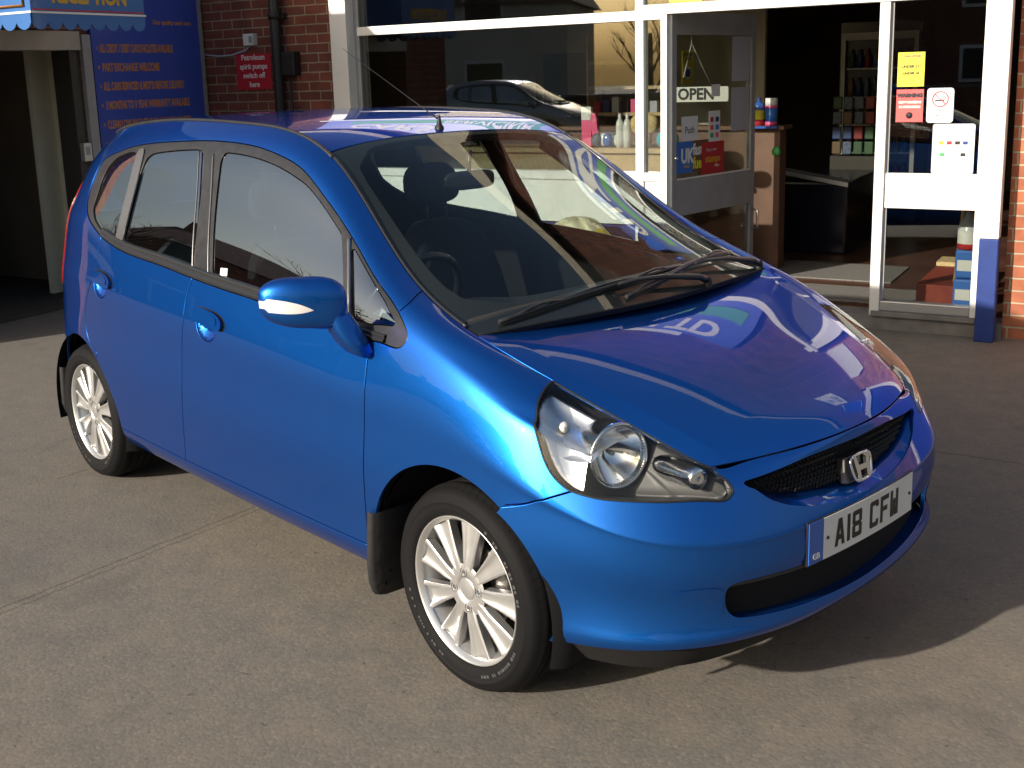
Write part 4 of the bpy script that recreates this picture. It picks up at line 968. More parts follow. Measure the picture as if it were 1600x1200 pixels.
base=mixc(mrange(noise(.55,3),.38,.62,0,1),(.168,.150,.129),(.146,.138,.128))
base=mixc(mrange(noise(7,8,.6),.35,.7,0,.5),base,(.26,.215,.165))
agg=t.nodes.new('ShaderNodeTexVoronoi'); agg.inputs['Scale'].default_value=95; link(t,P_,agg.inputs['Vector'])
sp_=t.nodes.new('ShaderNodeSeparateColor'); link(t,agg.outputs['Color'],sp_.inputs[0])
base=mixc(mrange(sp_.outputs[0],0,1,0,.32),base,mixc(sp_.outputs[1],(.10,.095,.085),(.34,.29,.22)))
base=mixc(mrange(noise(140,3,.7),.42,.68,0,.30),base,(.13,.12,.105))
pit=MATH(t,'GREATER_THAN',noise(26,2,.4,.6),.735); base=mixc(MATH(t,'MULTIPLY',pit,.45),base,(.045,.042,.038))
# oil stains
base=mixc(mrange(noise(1.7,4,.6,1.2),.60,.74,0,.45),base,(.10,.095,.085))
# sealed joints crossing the forecourt: signed distance to measured lines
sxg=t.nodes.new('ShaderNodeSeparateXYZ'); link(t,P_,sxg.inputs[0]); X_,Y_=sxg.outputs[0],sxg.outputs[1]
crk=None
for (x0,y0,x1,y1,w0) in ((-1.46,-1.53,-1.64,-.47,.0045),(-1.42,-1.53,-1.60,-.47,.0035),(-1.30,-2.45,-1.46,-1.53,.004),(-.01,1.92,.33,2.01,.007),(-2.6,-.62,-2.9,1.3,.006)):
    dx,dy=x1-x0,y1-y0; L_=math.hypot(dx,dy); nx,ny=-dy/L_,dx/L_; off=-(nx*x0+ny*y0); tx,ty=dx/L_,dy/L_; mid=-(tx*(x0+x1)/2+ty*(y0+y1)/2)
    d_=MATH(t,'ADD',MATH(t,'ADD',MATH(t,'MULTIPLY',X_,nx),MATH(t,'MULTIPLY',Y_,ny)),off)
    d_=MATH(t,'ABSOLUTE',MATH(t,'ADD',d_,MATH(t,'MULTIPLY',MATH(t,'SUBTRACT',noise(9,4,.7),.5),.045)))
    al=MATH(t,'ABSOLUTE',MATH(t,'ADD',MATH(t,'ADD',MATH(t,'MULTIPLY',X_,tx),MATH(t,'MULTIPLY',Y_,ty)),mid))
    k=MATH(t,'MULTIPLY',MATH(t,'LESS_THAN',d_,w0),MATH(t,'LESS_THAN',al,L_/2+.3)); crk=k if crk is None else MATH(t,'MAXIMUM',crk,k)
base=mixc(MATH(t,'MULTIPLY',crk,.5),base,(.05,.045,.04))
# darker repair strip left of the joint
d_=MATH(t,'ADD',MATH(t,'ADD',MATH(t,'MULTIPLY',X_,.986),MATH(t,'MULTIPLY',Y_,.167)),1.70)
base=mixc(mrange(d_,-.16,.02,.22,0),base,(.10,.105,.115))
link(t,base,b.inputs['Base Color']); b.inputs['Roughness'].default_value=.88; b.inputs['Specular IOR Level'].default_value=.3
hsum=MATH(t,'SUBTRACT',MATH(t,'ADD',MATH(t,'MULTIPLY',agg.outputs['Distance'],-.7),MATH(t,'ADD',noise(60,6,.7),MATH(t,'MULTIPLY',noise(6,4),1.2))),MATH(t,'ADD',MATH(t,'MULTIPLY',pit,.8),MATH(t,'MULTIPLY',crk,1.2)))
bp=t.nodes.new('ShaderNodeBump'); bp.inputs['Strength'].default_value=.22; bp.inputs['Distance'].default_value=.004; link(t,hsum,bp.inputs['Height']); link(t,bp.outputs[0],b.inputs['Normal'])
gm=MB(); gm.add([(-120,-120,0),(120,-120,0),(120,120,0),(-120,120,0)],[(0,1,2,3)]); tag(gm.build('ground','asphalt'),kind='structure')
# ---------------------------------------------------------------- frames of the two buildings
th=R(17.3); S_=Vector((math.cos(th),math.sin(th),0)); N_=Vector((math.sin(th),-math.cos(th),0))
def frame(X,Y,O): return Matrix(((X.x,Y.x,0,O[0]),(X.y,Y.y,0,O[1]),(0,0,1,0),(0,0,0,1)))
SHOP=frame(S_,-N_,(-.75,4.08)); REC=frame(-N_,-S_,(-6.14,.06))
FACE=Matrix(((1,0,0,0),(0,0,-1,0),(0,1,0,0),(0,0,0,1)))   # local xy -> wall plane, facing outwards (-y)
def label_mesh(body,size,x,y,z,material,parent,name='lettering',bold=.0,align='CENTER',sx=1,depth=.0006,rotz=0):
    M=T(x,y,z)@Matrix.Rotation(rotz,4,'Z')@FACE; mb=MB()
    ls=body.split('\n')
    for i,l in enumerate(ls):
        vs,fs=text(l,size,M@T(0,((len(ls)-1)/2-i)*size*1.15,0),depth,align,bold,sx); mb.add(vs,fs)
    return mb.build(name,material,parent)
# ================================================================ shop building
shop=thing('shop_building','red brick petrol station shop with white framed windows and an open door','building',SHOP)
EA,EB=-6.34,4.1
D0=.02
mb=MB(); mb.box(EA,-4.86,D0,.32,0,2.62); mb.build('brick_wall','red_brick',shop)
mb=MB(); mb.box(.06,.95,D0,.32,0,2.62); mb.build('brick_pier','sunlit_brick',shop)
gable=[(EA,2.62),(EB,2.62),(EB,4.05),(.7,5.9),(-4.2,3.72),(EA,3.72)]
Mg=Matrix(((1,0,0,0),(0,0,-1,.32),(0,1,0,0),(0,0,0,1)))
mb=MB(); mb.prism(gable,.30,Mg); mb.build('gable_wall','gable_brick',shop)
mb=MB(); mb.box(2.95,EB,D0,.32,0,2.62); mb.build('brick_pier','red_brick',shop)
mb=MB(); mb.box(EA,EA+.25,.32,9,0,3.6); mb.box(EB-.25,EB,.32,9,0,3.6); mb.box(EA,EB,9,9.2,0,3.6); mb.build('rear_wall','red_brick',shop)
# roof with pale bargeboards
mb=MB()
for (x0,z0,x1,z1) in ((-4.45,3.62,.7,5.95),(.7,5.95,4.3,3.96)):
    mb.add([(x0,-.14,z0),(x1,-.14,z1),(x1,9.3,z1),(x0,9.3,z0),(x0,-.14,z0+.10),(x1,-.14,z1+.10),(x1,9.3,z1+.10),(x0,9.3,z0+.10)],[(0,1,2,3),(7,6,5,4),(0,4,5,1),(1,5,6,2),(2,6,7,3),(3,7,4,0)])
mb.box(EA,-4.2,-.05,9.3,3.721,3.80)
rf=mb.build('roof','roof_tile',shop)
mb=MB()
for (x0,z0,x1,z1) in ((-4.45,3.54,.7,5.87),(.7,5.87,4.3,3.88)):
    mb.add([(x0,-.17,z0),(x1,-.17,z1),(x1,-.142,z1),(x0,-.142,z0),(x0,-.17,z0+.22),(x1,-.17,z1+.22),(x1,-.142,z1+.22),(x0,-.142,z0+.22)],[(3,2,1,0),(4,5,6,7),(0,1,5,4),(1,2,6,5),(2,3,7,6),(3,0,4,7)])
mb.box(EA,-4.45,-.09,-.052,3.64,3.83)
mb.build('bargeboard','lintel_beige',rf)
# white pilaster at the left of the window
mb=MB(); mb.box(-4.86,-4.70,-.10,.18,0,2.62); mb.build('pilaster','white_frame',shop,bevel=.004)
mb=MB(); mb.box(-4.70,-4.655,.0,.10,.93,2.62); mb.build('window_post','grey_frame',shop)
# stall riser: white panel above blue painted brick
mb=MB(); mb.box(-4.70,-2.13,D0,.16,0,.60); mb.build('painted_plinth','painted_brick',shop)
mb=MB(); mb.box(-4.70,-2.13,-.012,.16,.602,.905); mb.build('riser_panel','white_board',shop)
mb=MB(); mb.box(-2.318,-2.258,-.030,-.0125,.0,.905); mb.build('riser_post','white_frame',shop)
# shop window
win=bpy.data.objects.new('shop_window',None); COL.objects.link(win); win.parent=shop
mb=MB(); mb.box(-4.655,-2.13,-.03,.07,.907,.965); mb.build('sill','white_frame',win,bevel=.003)
mb=MB(); mb.box(-4.655,-2.13,-.025,.06,1.985,2.05); mb.build('transom','white_frame',win,bevel=.003)
mb=MB(); mb.box(-2.318,-2.258,-.02,.065,.965,1.985); mb.build('mullion','white_frame',win,bevel=.003)
mb=MB(); mb.box(-2.318,-2.258,-.02,.065,2.05,2.60); mb.build('mullion','white_frame',win,bevel=.003)
mb=MB(); mb.box(-4.655,-2.318,.02,.026,.965,1.985); mb.build('pane','shop_glass',win)
mb=MB(); mb.box(-2.258,-2.13,.02,.026,.965,1.985); mb.build('pane','shop_glass',win)
mb=MB(); mb.box(-4.655,-2.318,.02,.026,2.05,2.60); mb.build('pane','shop_glass',win)
mb=MB(); mb.box(-2.258,-1.735,.02,.026,2.085,2.60); mb.build('pane','shop_glass',win)
mb=MB(); mb.box(-1.68,-.71,.02,.026,2.085,2.60); mb.build('pane','shop_glass',win)
mb=MB(); mb.box(-.66,-.12,.02,.026,2.085,2.60); mb.build('pane','shop_glass',win)
# door frame
dfr=bpy.data.objects.new('door_frame',None); COL.objects.link(dfr); dfr.parent=shop
for nm,q in (('door_post',(-2.13,-2.085,-.03,.07,.09,2.015)),('door_head',(-2.258,-.06,-.03,.07,2.018,2.083)),('door_post',(-.715,-.655,-.03,.07,.09,2.015)),('door_post',(-.122,-.06,-.03,.07,.09,2.60)),('light_bar',(-1.735,-1.68,-.02,.06,2.085,2.60)),('light_bar',(-.71,-.66,-.02,.06,2.085,2.60))):
    mb=MB(); mb.box(*q); mb.build(nm,'white_frame',dfr,bevel=.003)
mb=MB(); mb.box(-.637,-.124,.06,.075,1.02,2.0); 
# side light: glass, letterbox panel, glass, sill
for z0,z1 in ((.992,2.015),(.187,.772)):
    mb=MB(); mb.box(-.653,-.124,.012,.018,z0,z1); mb.build('pane','shop_glass',dfr)
mb=MB(); mb.box(-.653,-.124,-.012,.03,.774,.990); lp=mb.build('letterbox_panel','white_frame',dfr,bevel=.003)
mb=MB(); mb.box(-.525,-.255,-.018,-.013,.838,.925); mb.box(-.51,-.27,-.024,-.0185,.855,.908); mb.build('letterbox','white_board',lp,bevel=.003)
mb=MB(); mb.box(-.653,-.124,-.025,.05,.125,.185); mb.build('side_sill','aluminium',dfr,bevel=.004)
mb=MB(); mb.box(-.70,-.09,-.05,.08,.092,.123); mb.build('side_sill','grey_concrete',dfr)
mb=MB(); mb.box(-2.13,.06,-.02,.25,0,.088); mb.build('step','grey_concrete',shop)
mb=MB(); mb.box(-.655,-.637,.0,.012,.187,2.015); mb.build('glazing_bead','grey_frame',dfr)
# corner post: white above, blue below
mb=MB(); mb.box(-.075,.030,-.135,-.032,.625,2.75); cp=mb.build('corner_post','white_frame',shop,bevel=.006); 
mb=MB(); mb.box(-.076,.031,-.136,-.031,0,.624); mb.build('post_base','post_blue',cp,bevel=.006)
mb=MB(); mb.box(-4.9,.06,-.16,.30,2.602,2.66); mb.build('soffit','white_frame',shop)
# second bay on the right (only seen mirrored in the bonnet): white framed blue roller door
mb=MB(); mb.box(1.0,2.9,.1,.14,0,2.35); rd=mb.build('roller_door','post_blue',shop)
mb=MB(); mb.box(.95,1.06,-.02,.12,0,2.45); mb.box(2.84,2.95,-.02,.12,0,2.45); mb.box(1.06,2.84,-.02,.12,2.35,2.60); mb.build('door_surround','white_frame',rd)
# interior shell
mb=MB(); mb.box(EA+.25,2.0,.2,8.9,.02,.098); mb.build('shop_floor','shop_floor',shop)
mb=MB(); mb.box(-6.0,1.0,7.6,7.7,.1,2.6); mb.box(-6.1,-6.0,.33,7.7,.1,2.6); mb.box(.9,1.0,.33,7.7,.1,2.6); mb.build('inner_wall','inner_wall',shop)
mb=MB(); mb.box(-6.0,-2.45,3.3,3.36,.1,2.6); mb.build('partition_wall','partition_beige',shop)
mb=MB(); mb.box(-6.0,.9,.33,7.6,2.60,2.64); mb.build('ceiling','ceiling_dark',shop)
# door leaf, opened inwards
LEAF=T(-2.088,.03,0)@Matrix.Rotation(R(76.3),4,'Z')
def leafpt(x,y,z): return LEAF@Vector((x,y,z))
dl=bpy.data.objects.new('shop_door',None); COL.objects.link(dl); dl.parent=shop; dl.matrix_local=LEAF
for nm,q,mt_ in (('stile',(0,.052,-.022,.022,.10,2.03),'grey_frame'),('stile',(1.0,1.055,-.022,.022,.10,2.03),'grey_frame'),('top_rail',(.053,.999,-.022,.022,1.885,2.03),'grey_frame'),
    ('middle_rail',(.053,.999,-.022,.022,.655,.905),'grey_frame'),('bottom_rail',(.053,.999,-.022,.022,.10,.20),'grey_frame'),('glazing_strip',(.053,.999,-.026,-.0225,.905,.917),'white_frame'),
    ('edge_strip',(-.012,-.001,-.024,.024,.10,2.03),'white_frame')):
    mb=MB(); mb.box(*q); mb.build(nm,mt_,dl,bevel=.003)
mb=MB(); mb.box(.053,.999,-.004,.004,.918,1.884); mb.build('pane','shop_glass',dl)
mb=MB(); mb.box(.053,.999,-.004,.004,.201,.654); mb.build('pane','shop_glass',dl)
mb=MB(); mb.tube([(1.027,-.024,.46),(1.027,-.07,.47),(1.027,-.07,.60),(1.027,-.024,.61)],.009,8); mb.build('door_handle','chrome',dl)
mb=MB(); mb.tube([(.02,-.02,1.06),(.02,-.05,1.06)],.012,10); mb.build('knob','chrome',dl)
# ---- notices: each a thing of its own, hung on leaf, glass or wall
def card(name,label,cat,base,x0,x1,z0,z1,y,material,th_=.0015,group=None,rnd=0):
    o=thing(name,label,cat,base@T((x0+x1)/2,y,z0),group); w,h=(x1-x0)/2,z1-z0
    mb=MB()
    if rnd:
        pts=[]
        for cx,cz,a in ((w-rnd,rnd,-90),(w-rnd,h-rnd,0),(-w+rnd,h-rnd,90),(-w+rnd,rnd,180)):
            pts+=[(cx+rnd*math.cos(R(a+q)),cz+rnd*math.sin(R(a+q))) for q in (0,30,60,90)]
        mb.prism(pts,th_,FACE)
    else: mb.box(-w,w,-th_,0,0,h)
    mb.build('sheet',material,o); return o
SL=SHOP@LEAF
o=card('paper_note','white paper note with Push written on it, on the door glass','notice',SL,.13,.325,1.17,1.335,-.006,'paper_white'); label_mesh('Push',.068,.0,-.0022,.07,'ink_dark',o,sx=.9,rotz=0)
o=card('poster','blue poster with white UK lettering on the door','poster',SL,.06,.265,.945,1.165,-.006,'poster_blue'); label_mesh('UK',.135,.035,-.0022,.115,'letter_white',o,bold=.006,sx=.8); label_mesh('FUELS',.026,.035,-.0022,.045,'gold_letter',o,bold=.001)
o=card('poster','brown poster with fast fuel lettering, half behind a red one','poster',SL,.268,.50,.945,1.165,-.005,'brown_laminate'); label_mesh('fast',.11,-.115,-.0022,.155,'letter_white',o,bold=.004,align='LEFT',sx=.8); label_mesh('fuel',.11,-.115,-.0022,.06,'sticker_yellow',o,bold=.004,align='LEFT',sx=.8)
o=card('poster','red poster advertising stamps on the door glass','poster',SL,.37,.655,.90,1.145,-.010,'poster_red'); label_mesh('stamps',.072,0,-.0022,.125,'gold_letter',o,bold=.001,sx=.95); label_mesh('buy your',.035,-.02,-.0022,.19,'paper_grey',o); label_mesh('here',.03,.05,-.0022,.075,'paper_white',o)
o=card('notice_card','white payment card notice with six coloured squares','notice',SL,.46,.60,1.14,1.36,-.009,'paper_white')
for i,(cx,cz) in enumerate([(x,z) for z in (.16,.105,.05) for x in (-.033,.033)]):
    mb=MB(); mb.box(cx-.020,cx+.020,-.0028,-.0016,cz-.017,cz+.017); mb.build('card_logo',('poster_red','post_blue','notice_red','poster_blue','stripe_green','pink_plastic')[i],o)
o=card('paper_sheet','upper grey paper sheet taped by the door edge','notice',SL,.755,.985,1.56,1.875,-.008,'paper_grey')
o=card('paper_sheet','lower grey paper sheet taped by the door edge','notice',SL,.75,.985,1.205,1.515,-.008,'paper_grey')
o=card('hanging_sign','mustard yellow sign hanging by string behind the door glass','sign',SL,.185,.325,1.555,1.785,.03,'mustard'); 
label_mesh('OPENING\nTIMES',.026,-.0,-.0022,.185,'ink_dark',o); mb=MB(); mb.lathe([(0,.0022),(.045,.0022),(.045,0)],24,T(0,0,.075)@FACE); mb.build('emblem','letter_white',o); mb=MB(); mb.lathe([(0,.003),(.030,.003),(.030,0)],24,T(0,0,.075)@FACE); mb.build('emblem','post_blue',o)
mb=MB(); mb.tube([(.285,.02,1.88),(.285,.02,1.83)],.003,6); mb.tube([(.285,.02,1.83),(.19,.02,1.60)],.003,6); mb.tube([(.285,.02,1.83),(.56,.02,1.50)],.003,6); s_=mb.build('string','letter_white',None); s_.matrix_world=SL; tag(s_,'white string triangle hanging inside the door glass','string')
o=card('tag_card','small white card at the end of the string','card',SL,.50,.60,1.46,1.545,-.007,'paper_white')
# OPEN sign in number-plate form, further inside
o=card('open_sign','white OPEN sign in the form of a number plate','sign',SHOP,-2.42,-1.96,1.415,1.525,.86,'white_board',.004,rnd=.012); label_mesh('OPEN',.115,-.02,-.0048,.053,'ink_dark',o,bold=.004,sx=.95)
# side-light notices
G_='notices stuck in the narrow window by the post'
o=card('window_notice','yellow notice, topmost in the narrow window','notice',SHOP,-.607,-.452,1.512,1.715,.010,'sticker_yellow',group=G_)
label_mesh('CHALLENGE',.019,0,-.0022,.180,'notice_red',o,bold=.001); label_mesh('UNDER 21?',.022,0,-.0022,.118,'ink_dark',o,bold=.001); label_mesh('UNDER 18',.020,0,-.0022,.078,'ink_dark',o,bold=.001)
o=card('window_notice','red notice with black and white lettering under the yellow one','notice',SHOP,-.607,-.450,1.300,1.495,.010,'notice_red',group=G_)
label_mesh('WARNING',.030,0,-.0022,.158,'ink_dark',o,bold=.003); label_mesh('CCTV CAMERAS',.018,0,-.0022,.118,'letter_white',o,bold=.001); label_mesh('IN OPERATION',.018,0,-.0022,.090,'letter_white',o,bold=.001); mb=MB(); mb.lathe([(0,.0024),(.020,.0024),(.020,0)],18,T(0,0,.04)@FACE); mb.build('emblem','ink_dark',o)
o=card('window_notice','white no smoking sign with a red ring','sign',SHOP,-.430,-.278,1.295,1.500,.010,'paper_white',rnd=.018,group=G_)
mb=MB(); mb.tube([(.044*math.cos(q),-.003,.140+.044*math.sin(q)) for q in np.linspace(0,2*math.pi,32,endpoint=False)],.0035,6,closed=True); mb.tube([(-.031,-.003,.171),(.031,-.003,.109)],.003,6); mb.build('ring','notice_red',o)
mb=MB(); mb.box(-.03,.022,-.0024,-.0016,.128,.136); mb.tube([(.022,-.0025,.136),(.030,-.0025,.150),(.012,-.0025,.160)],.0022,6); mb.build('cigarette','ink_dark',o); label_mesh('NO SMOKING',.017,0,-.0022,.070,'notice_red',o); label_mesh('It is against the law to\nsmoke in these premises',.0095,0,-.0022,.038,'ink_dark',o)
o=card('window_notice','largest white notice, with rows of small payment logos','notice',SHOP,-.388,-.150,.990,1.288,.010,'paper_white',rnd=.014,group=G_)
for i,(cx,cz) in enumerate([(-.068,.185),(-.022,.185),(.024,.185),(.068,.185),(-.06,.115),(0,.115),(.058,.115)]):
    mb=MB(); mb.box(cx-.014,cx+.014,-.0026,-.0016,cz-.010,cz+.010); mb.build('card_logo',('gold_letter','sign_red','pipe_black','post_blue','stripe_green','paper_grey','ink_dark')[i],o)
label_mesh('WE ACCEPT',.014,0,-.0022,.232,'notice_red',o); label_mesh('WITH PLEASURE',.011,0,-.0022,.045,'ink_dark',o)
o=card('window_sticker','yellow sticker in the glass above the door','sticker',SHOP,-2.085,-1.85,2.09,2.30,.012,'sticker_yellow',rnd=.015)
# sack leaning on the blue wall, seen through the car
o=thing('sack','crumpled yellow and cream sack against the blue brick plinth, seen through the windscreen','sack',SHOP@T(-2.66,-.22,0))
rs=random.Random(4); P=sup(30,44,.75,.7,lambda X,Y,Z:(.30*X*(1-.22*max(0,Z)),.13*Y,.33+.33*Z)); 
for i in range(30):
    for j in range(44): P[i,j]+=np.array([.010*math.sin(9*P[i,j,2]*6+j*.9),.014*math.sin(j*1.1+P[i,j,2]*31),.012*math.sin(j*.8+i*.5)])
P[:,-1]=P[:,0]; P[:,:,2]=np.maximum(P[:,:,2],.004); mb=MB(); mb.grid(P[:23]); mb.build('sack_body','sack_yellow',o); mb=MB(); mb.grid(P[22:]); mb.build('sack_top','sack_cream',o)
mb=MB(); mb.box(-.10,.10,-.165,-.150,.33,.44); mb.build('label_sheet','paper_white',o); mb=MB(); mb.box(.045,.065,-.1665,-.1655,.33,.44); mb.build('label_stripe','stripe_green',o)
# fascia sign
fs_=thing('fascia_sign','blue fascia sign with a green stripe over the shop window','sign',SHOP@T(-2.8,-.02,2.68))
mb=MB(); mb.box(-2.05,2.15,-.06,.03,.0,.78); mb.build('sign_board','panel_blue',fs_)
mb=MB(); mb.box(-1.75,2.05,-.066,-.061,.12,.31); mb.build('stripe','stripe_green',fs_); mb=MB(); mb.box(-2.05,2.15,-.075,-.061,-.02,.0); mb.build('trim','white_frame',fs_)
label_mesh('CARS    MOTORS  LTD',.40,.12,-.064,.55,'letter_white',fs_,bold=.014,sx=.90,depth=.004); label_mesh('SERVICING   REPAIRS',.17,.15,-.070,.215,'letter_white',fs_,bold=.005,sx=1.2,depth=.003)
o=card('wall_sign','white narrow sign high on the brick gable','sign',SHOP,-1.95,-1.15,3.42,3.60,.015,'white_board',.02)
o=card('wall_sign','white notice on the brick pier beside the corner post','sign',SHOP,.12,.44,2.15,2.58,.015,'white_board',.02)
o=card('wall_sign','white TEST CENTRE sign on the gable','sign',SHOP,.55,1.55,3.35,3.80,.015,'white_board',.02); label_mesh('TEST\nCENTRE',.17,0,-.022,.22,'post_blue',o,bold=.004)
o=card('wall_sign','blue sign with white border on the right of the gable','sign',SHOP,1.65,2.75,2.75,3.70,.015,'panel_blue',.02); 
mb=MB(); mb.tube([(-.5,-.022,.06),(-.5,-.022,.86),(.5,-.022,.86),(.5,-.022,.06)],.02,6,closed=True); mb.build('border','letter_white',o)
# left wall fittings
o=card('wall_sign','red petroleum switch-off sign on the shaded brick wall','sign',SHOP,-5.965,-5.585,1.598,1.888,.018,'sign_red',.006); label_mesh('Petroleum\nspirit pumps\nswitch off\nhere',.064,0,-.0068,.15,'letter_white',o,bold=.001,sx=.95,depth=.001)
o=thing('junction_box','small white junction box above the red sign','box',SHOP@T(-5.77,-.02,1.955)); mb=MB(); mb.box(-.055,.055,-.02,.04,0,.095); mb.build('case','white_board',o,bevel=.006); mb=MB(); mb.box(.012,.05,-.023,-.0205,.02,.075); mb.build('switch','grey_frame',o)
mb=MB(); mb.tube([(-5.8,.012,1.955),(-5.84,.008,1.92),(-6.0,.008,1.885),(-6.15,.008,1.88),(-6.32,.008,1.90)],.008,6); o=mb.build('cable','paper_grey'); o.matrix_world=SHOP; tag(o,'pale cable looping from the junction box','cable')
o=thing('drainpipe','black drainpipe down the brick wall','pipe',SHOP@T(-5.45,-.06,0)); mb=MB(); mb.tube([(0,0,0),(0,0,3.55)],.042,14); mb.build('pipe','pipe_black',o)
for z in (.8,2.15,3.2):
    mb=MB(); mb.tube([(0,0,z),(0,0,z+.05)],.052,14); mb.box(-.07,.07,.02,.075,z+.005,z+.045); mb.build('bracket','pipe_black',o)
o=thing('switch_box','black switch box beside the drainpipe','box',SHOP@T(-5.345,-.035,1.70)); mb=MB(); mb.box(-.065,.075,-.035,.055,0,.19); mb.build('case','pipe_black',o,bevel=.01); mb=MB(); mb.tube([(0,0,0),(0,0,-.9)],.012,8); mb.build('conduit','pipe_black',o)
# ---------------------------------------------------------------- goods inside the shop
def SP(a,d,z): return SHOP@T(a,d,z)
o=thing('counter','light wood counter just inside the shop window','counter',SP(-3.3,.62,.1)); mb=MB(); mb.box(-1.2,1.0,-.22,.22,.965,1.0); mb.build('worktop','light_wood',o); mb=MB(); mb.box(-1.18,.98,-.18,.2,0,.964); mb.build('front','light_wood',o)
o=thing('counter','tall brown counter inside the doorway','counter',SP(-2.1,2.2,.1)); mb=MB(); mb.box(-1.6,.44,-.95,-.72,1.085,1.115); mb.build('worktop','brown_laminate',o); mb=MB(); mb.box(-1.6,.40,-.9,-.74,0,1.084); mb.build('front','brown_laminate',o)
def bottle(label,a,d,z,r,h,cols,group=None,cat='bottle'):
    o=thing('bottle',label,cat,SP(a,d,z),group)
    mb=MB(); mb.lathe([(0,0),(r,0),(r,h*.30)],20); mb.build('body',cols[0],o)
    mb=MB(); mb.lathe([(r*1.01,h*.22),(r*1.01,h*.55)],20); mb.build('wrap',cols[1],o)
    mb=MB(); mb.lathe([(r,h*.55),(r,h*.66),(r*.8,h*.78),(r*.35,h*.86),(r*.33,h*.90)],20); mb.build('shoulder',cols[2],o)
    mb=MB(); mb.lathe([(r*.42,h*.88),(r*.42,h),(0,h)],16); mb.build('cap',cols[3],o); return o
bottle('red and blue bottle standing on the brown counter',-1.868,1.3,1.216,.042,.21,('bottle_red','sticker_yellow','bottle_blue','post_blue'))
o=thing('spray_can','white and blue spray can next to the red bottle','can',SP(-1.772,1.3,1.216)); 
for nm,z0,z1,c_ in (('base',0,.03,'pink_plastic'),('can',.03,.13,'poster_blue'),('band',.13,.15,'pink_plastic'),('cap',.15,.205,'letter_white')):
    mb=MB(); mb.lathe([(0,z0),(.046,z0),(.046,z1),(0,z1)],20); mb.build(nm,c_,o)
o=thing('wire_tray','blue tray under the bottles on the counter','tray',SP(-1.82,1.3,1.2155)); mb=MB(); mb.box(-.12,.12,-.09,.09,0.0,.0); mb=MB(); mb.box(-.12,.12,-.09,.09,-.018,-.001); mb.build('tray','bottle_blue',o)
mb=MB(); mb.lathe([(0,0),(.03,.012),(.035,.04),(.02,.07),(0,.075)],14); o=mb.build('green_bag','stripe_green'); o.matrix_world=SP(-1.70,1.21,.99); tag(o,'small green bag hanging from the counter edge','bag')
# window shelf goods
o=thing('box_toy','pink and white blister packs leaning in the window','toy',SP(-2.95,.55,1.1)); mb=MB(); mb.box(-.05,.03,-.02,.02,0,.20); mb.build('pack','pink_plastic',o); mb=MB(); mb.box(-.05,.03,-.02,.02,.201,.30); mb.build('header','clear_white',o)
mb=MB(); mb.box(.05,.10,-.02,.02,0,.24,Matrix.Rotation(R(-8),4,'Y')); mb.build('pack','pink_plastic',o)
o=thing('brush','straw coloured hand brush by the window post','brush',SP(-2.47,.50,1.1)); mb=MB(); mb.grid(sup(12,24,.7,.8,lambda X,Y,Z:(.11*X,.05*Y,.17+.075*Z))); mb.build('bristles','straw',o); mb=MB(); mb.tube([(.0,0,.0),(.02,0,.12)],[.05,.035],10); mb.build('handle','skin_pink',o)
for i,(a,lb) in enumerate(((-2.66,'white squeeze bottle left of the brush'),(-2.60,'white squeeze bottle touching the brush'))):
    bottle(lb,a,.48,1.1,.030,.25,('clear_white','clear_white','clear_white','clear_white'))
rng=random.Random(5)
for i in range(6):
    a=-2.86+i*.045; o=thing('sweet_bag','dark crinkled bag %s of the row on the window counter'%('first','second','third','fourth','fifth','sixth')[i] if i<6 else 0,'bag',SP(a,.50+.03*(i%2),1.1),'bags on the window counter')
    mb=MB(); mb.grid(sup(8,14,.8,.7,lambda X,Y,Z:(.034*X+.004*math.sin(9*Z),.03*Y,.055+.05*Z))); mb.build('bag',('dark_goods','clear_white','bottle_blue')[i%3],o)
mb=MB(); mb.grid(sup(10,18,.8,.8,lambda X,Y,Z:(.085*X,.03*Y,.065+.065*Z))); o=mb.build('scoop','cyan_plastic'); o.matrix_world=SP(-2.26,.42,1.1); tag(o,'cyan plastic scoop on the counter behind the narrow glass','scoop')
# deeper: screens, shelves, rack, freezer, fridge
o=thing('menu_board','large black board on the back wall of the shop','board',SP(-4.17,2.6,1.36)); mb=MB(); mb.box(-.25,.25,0,.04,0,.48); mb.build('screen','screen_black',o); mb=MB(); mb.box(-.36,.36,.045,.10,-.9,.75); mb.build('cupboard','inner_wall',o)
o=thing('shelf_unit','tan shelf unit with small goods inside the window','shelf',SP(-3.5,2.6,.1))
for z in (.9,1.15,1.39,1.62): mb=MB(); mb.box(-.36,.36,-.15,.15,z,z+.03); mb.build('shelf','light_wood',o)
mb=MB(); mb.box(-.38,-.362,-.16,.16,0,1.9); mb.box(.362,.38,-.16,.16,0,1.9); mb.build('upright','light_wood',o)
for i in range(7):
    p=thing('carton','small carton on the tan shelves, number %d from the left'%(i+1),'carton',SP(-3.8+i*.095,2.52,1.28),'cartons on the tan shelves'); p['label']='small %s carton on the tan shelf unit'%('red','blue','white','dark','pink','green','grey')[i]
    mb=MB(); mb.box(-.035,.035,-.03,.03,0,.10+.02*(i%3)); mb.build('case',('sign_red','post_blue','paper_white','ink_dark','pink_plastic','stripe_green','paper_grey')[i],p)
o=thing('chest_freezer','black chest freezer with a bright sloping lid edge','freezer',SP(-1.66,2.75,.1)); mb=MB(); mb.box(-.30,.26,-.55,.7,0,.60); mb.build('body','screen_black',o,bevel=.02); mb=MB(); mb.add([(-.31,-.56,.70),(.27,-.56,.60),(.27,-.46,.615),(-.31,-.46,.715),(-.31,-.56,.665),(.27,-.56,.565)],[(0,1,2,3),(4,5,1,0)]); mb.build('lid_edge','aluminium',o)
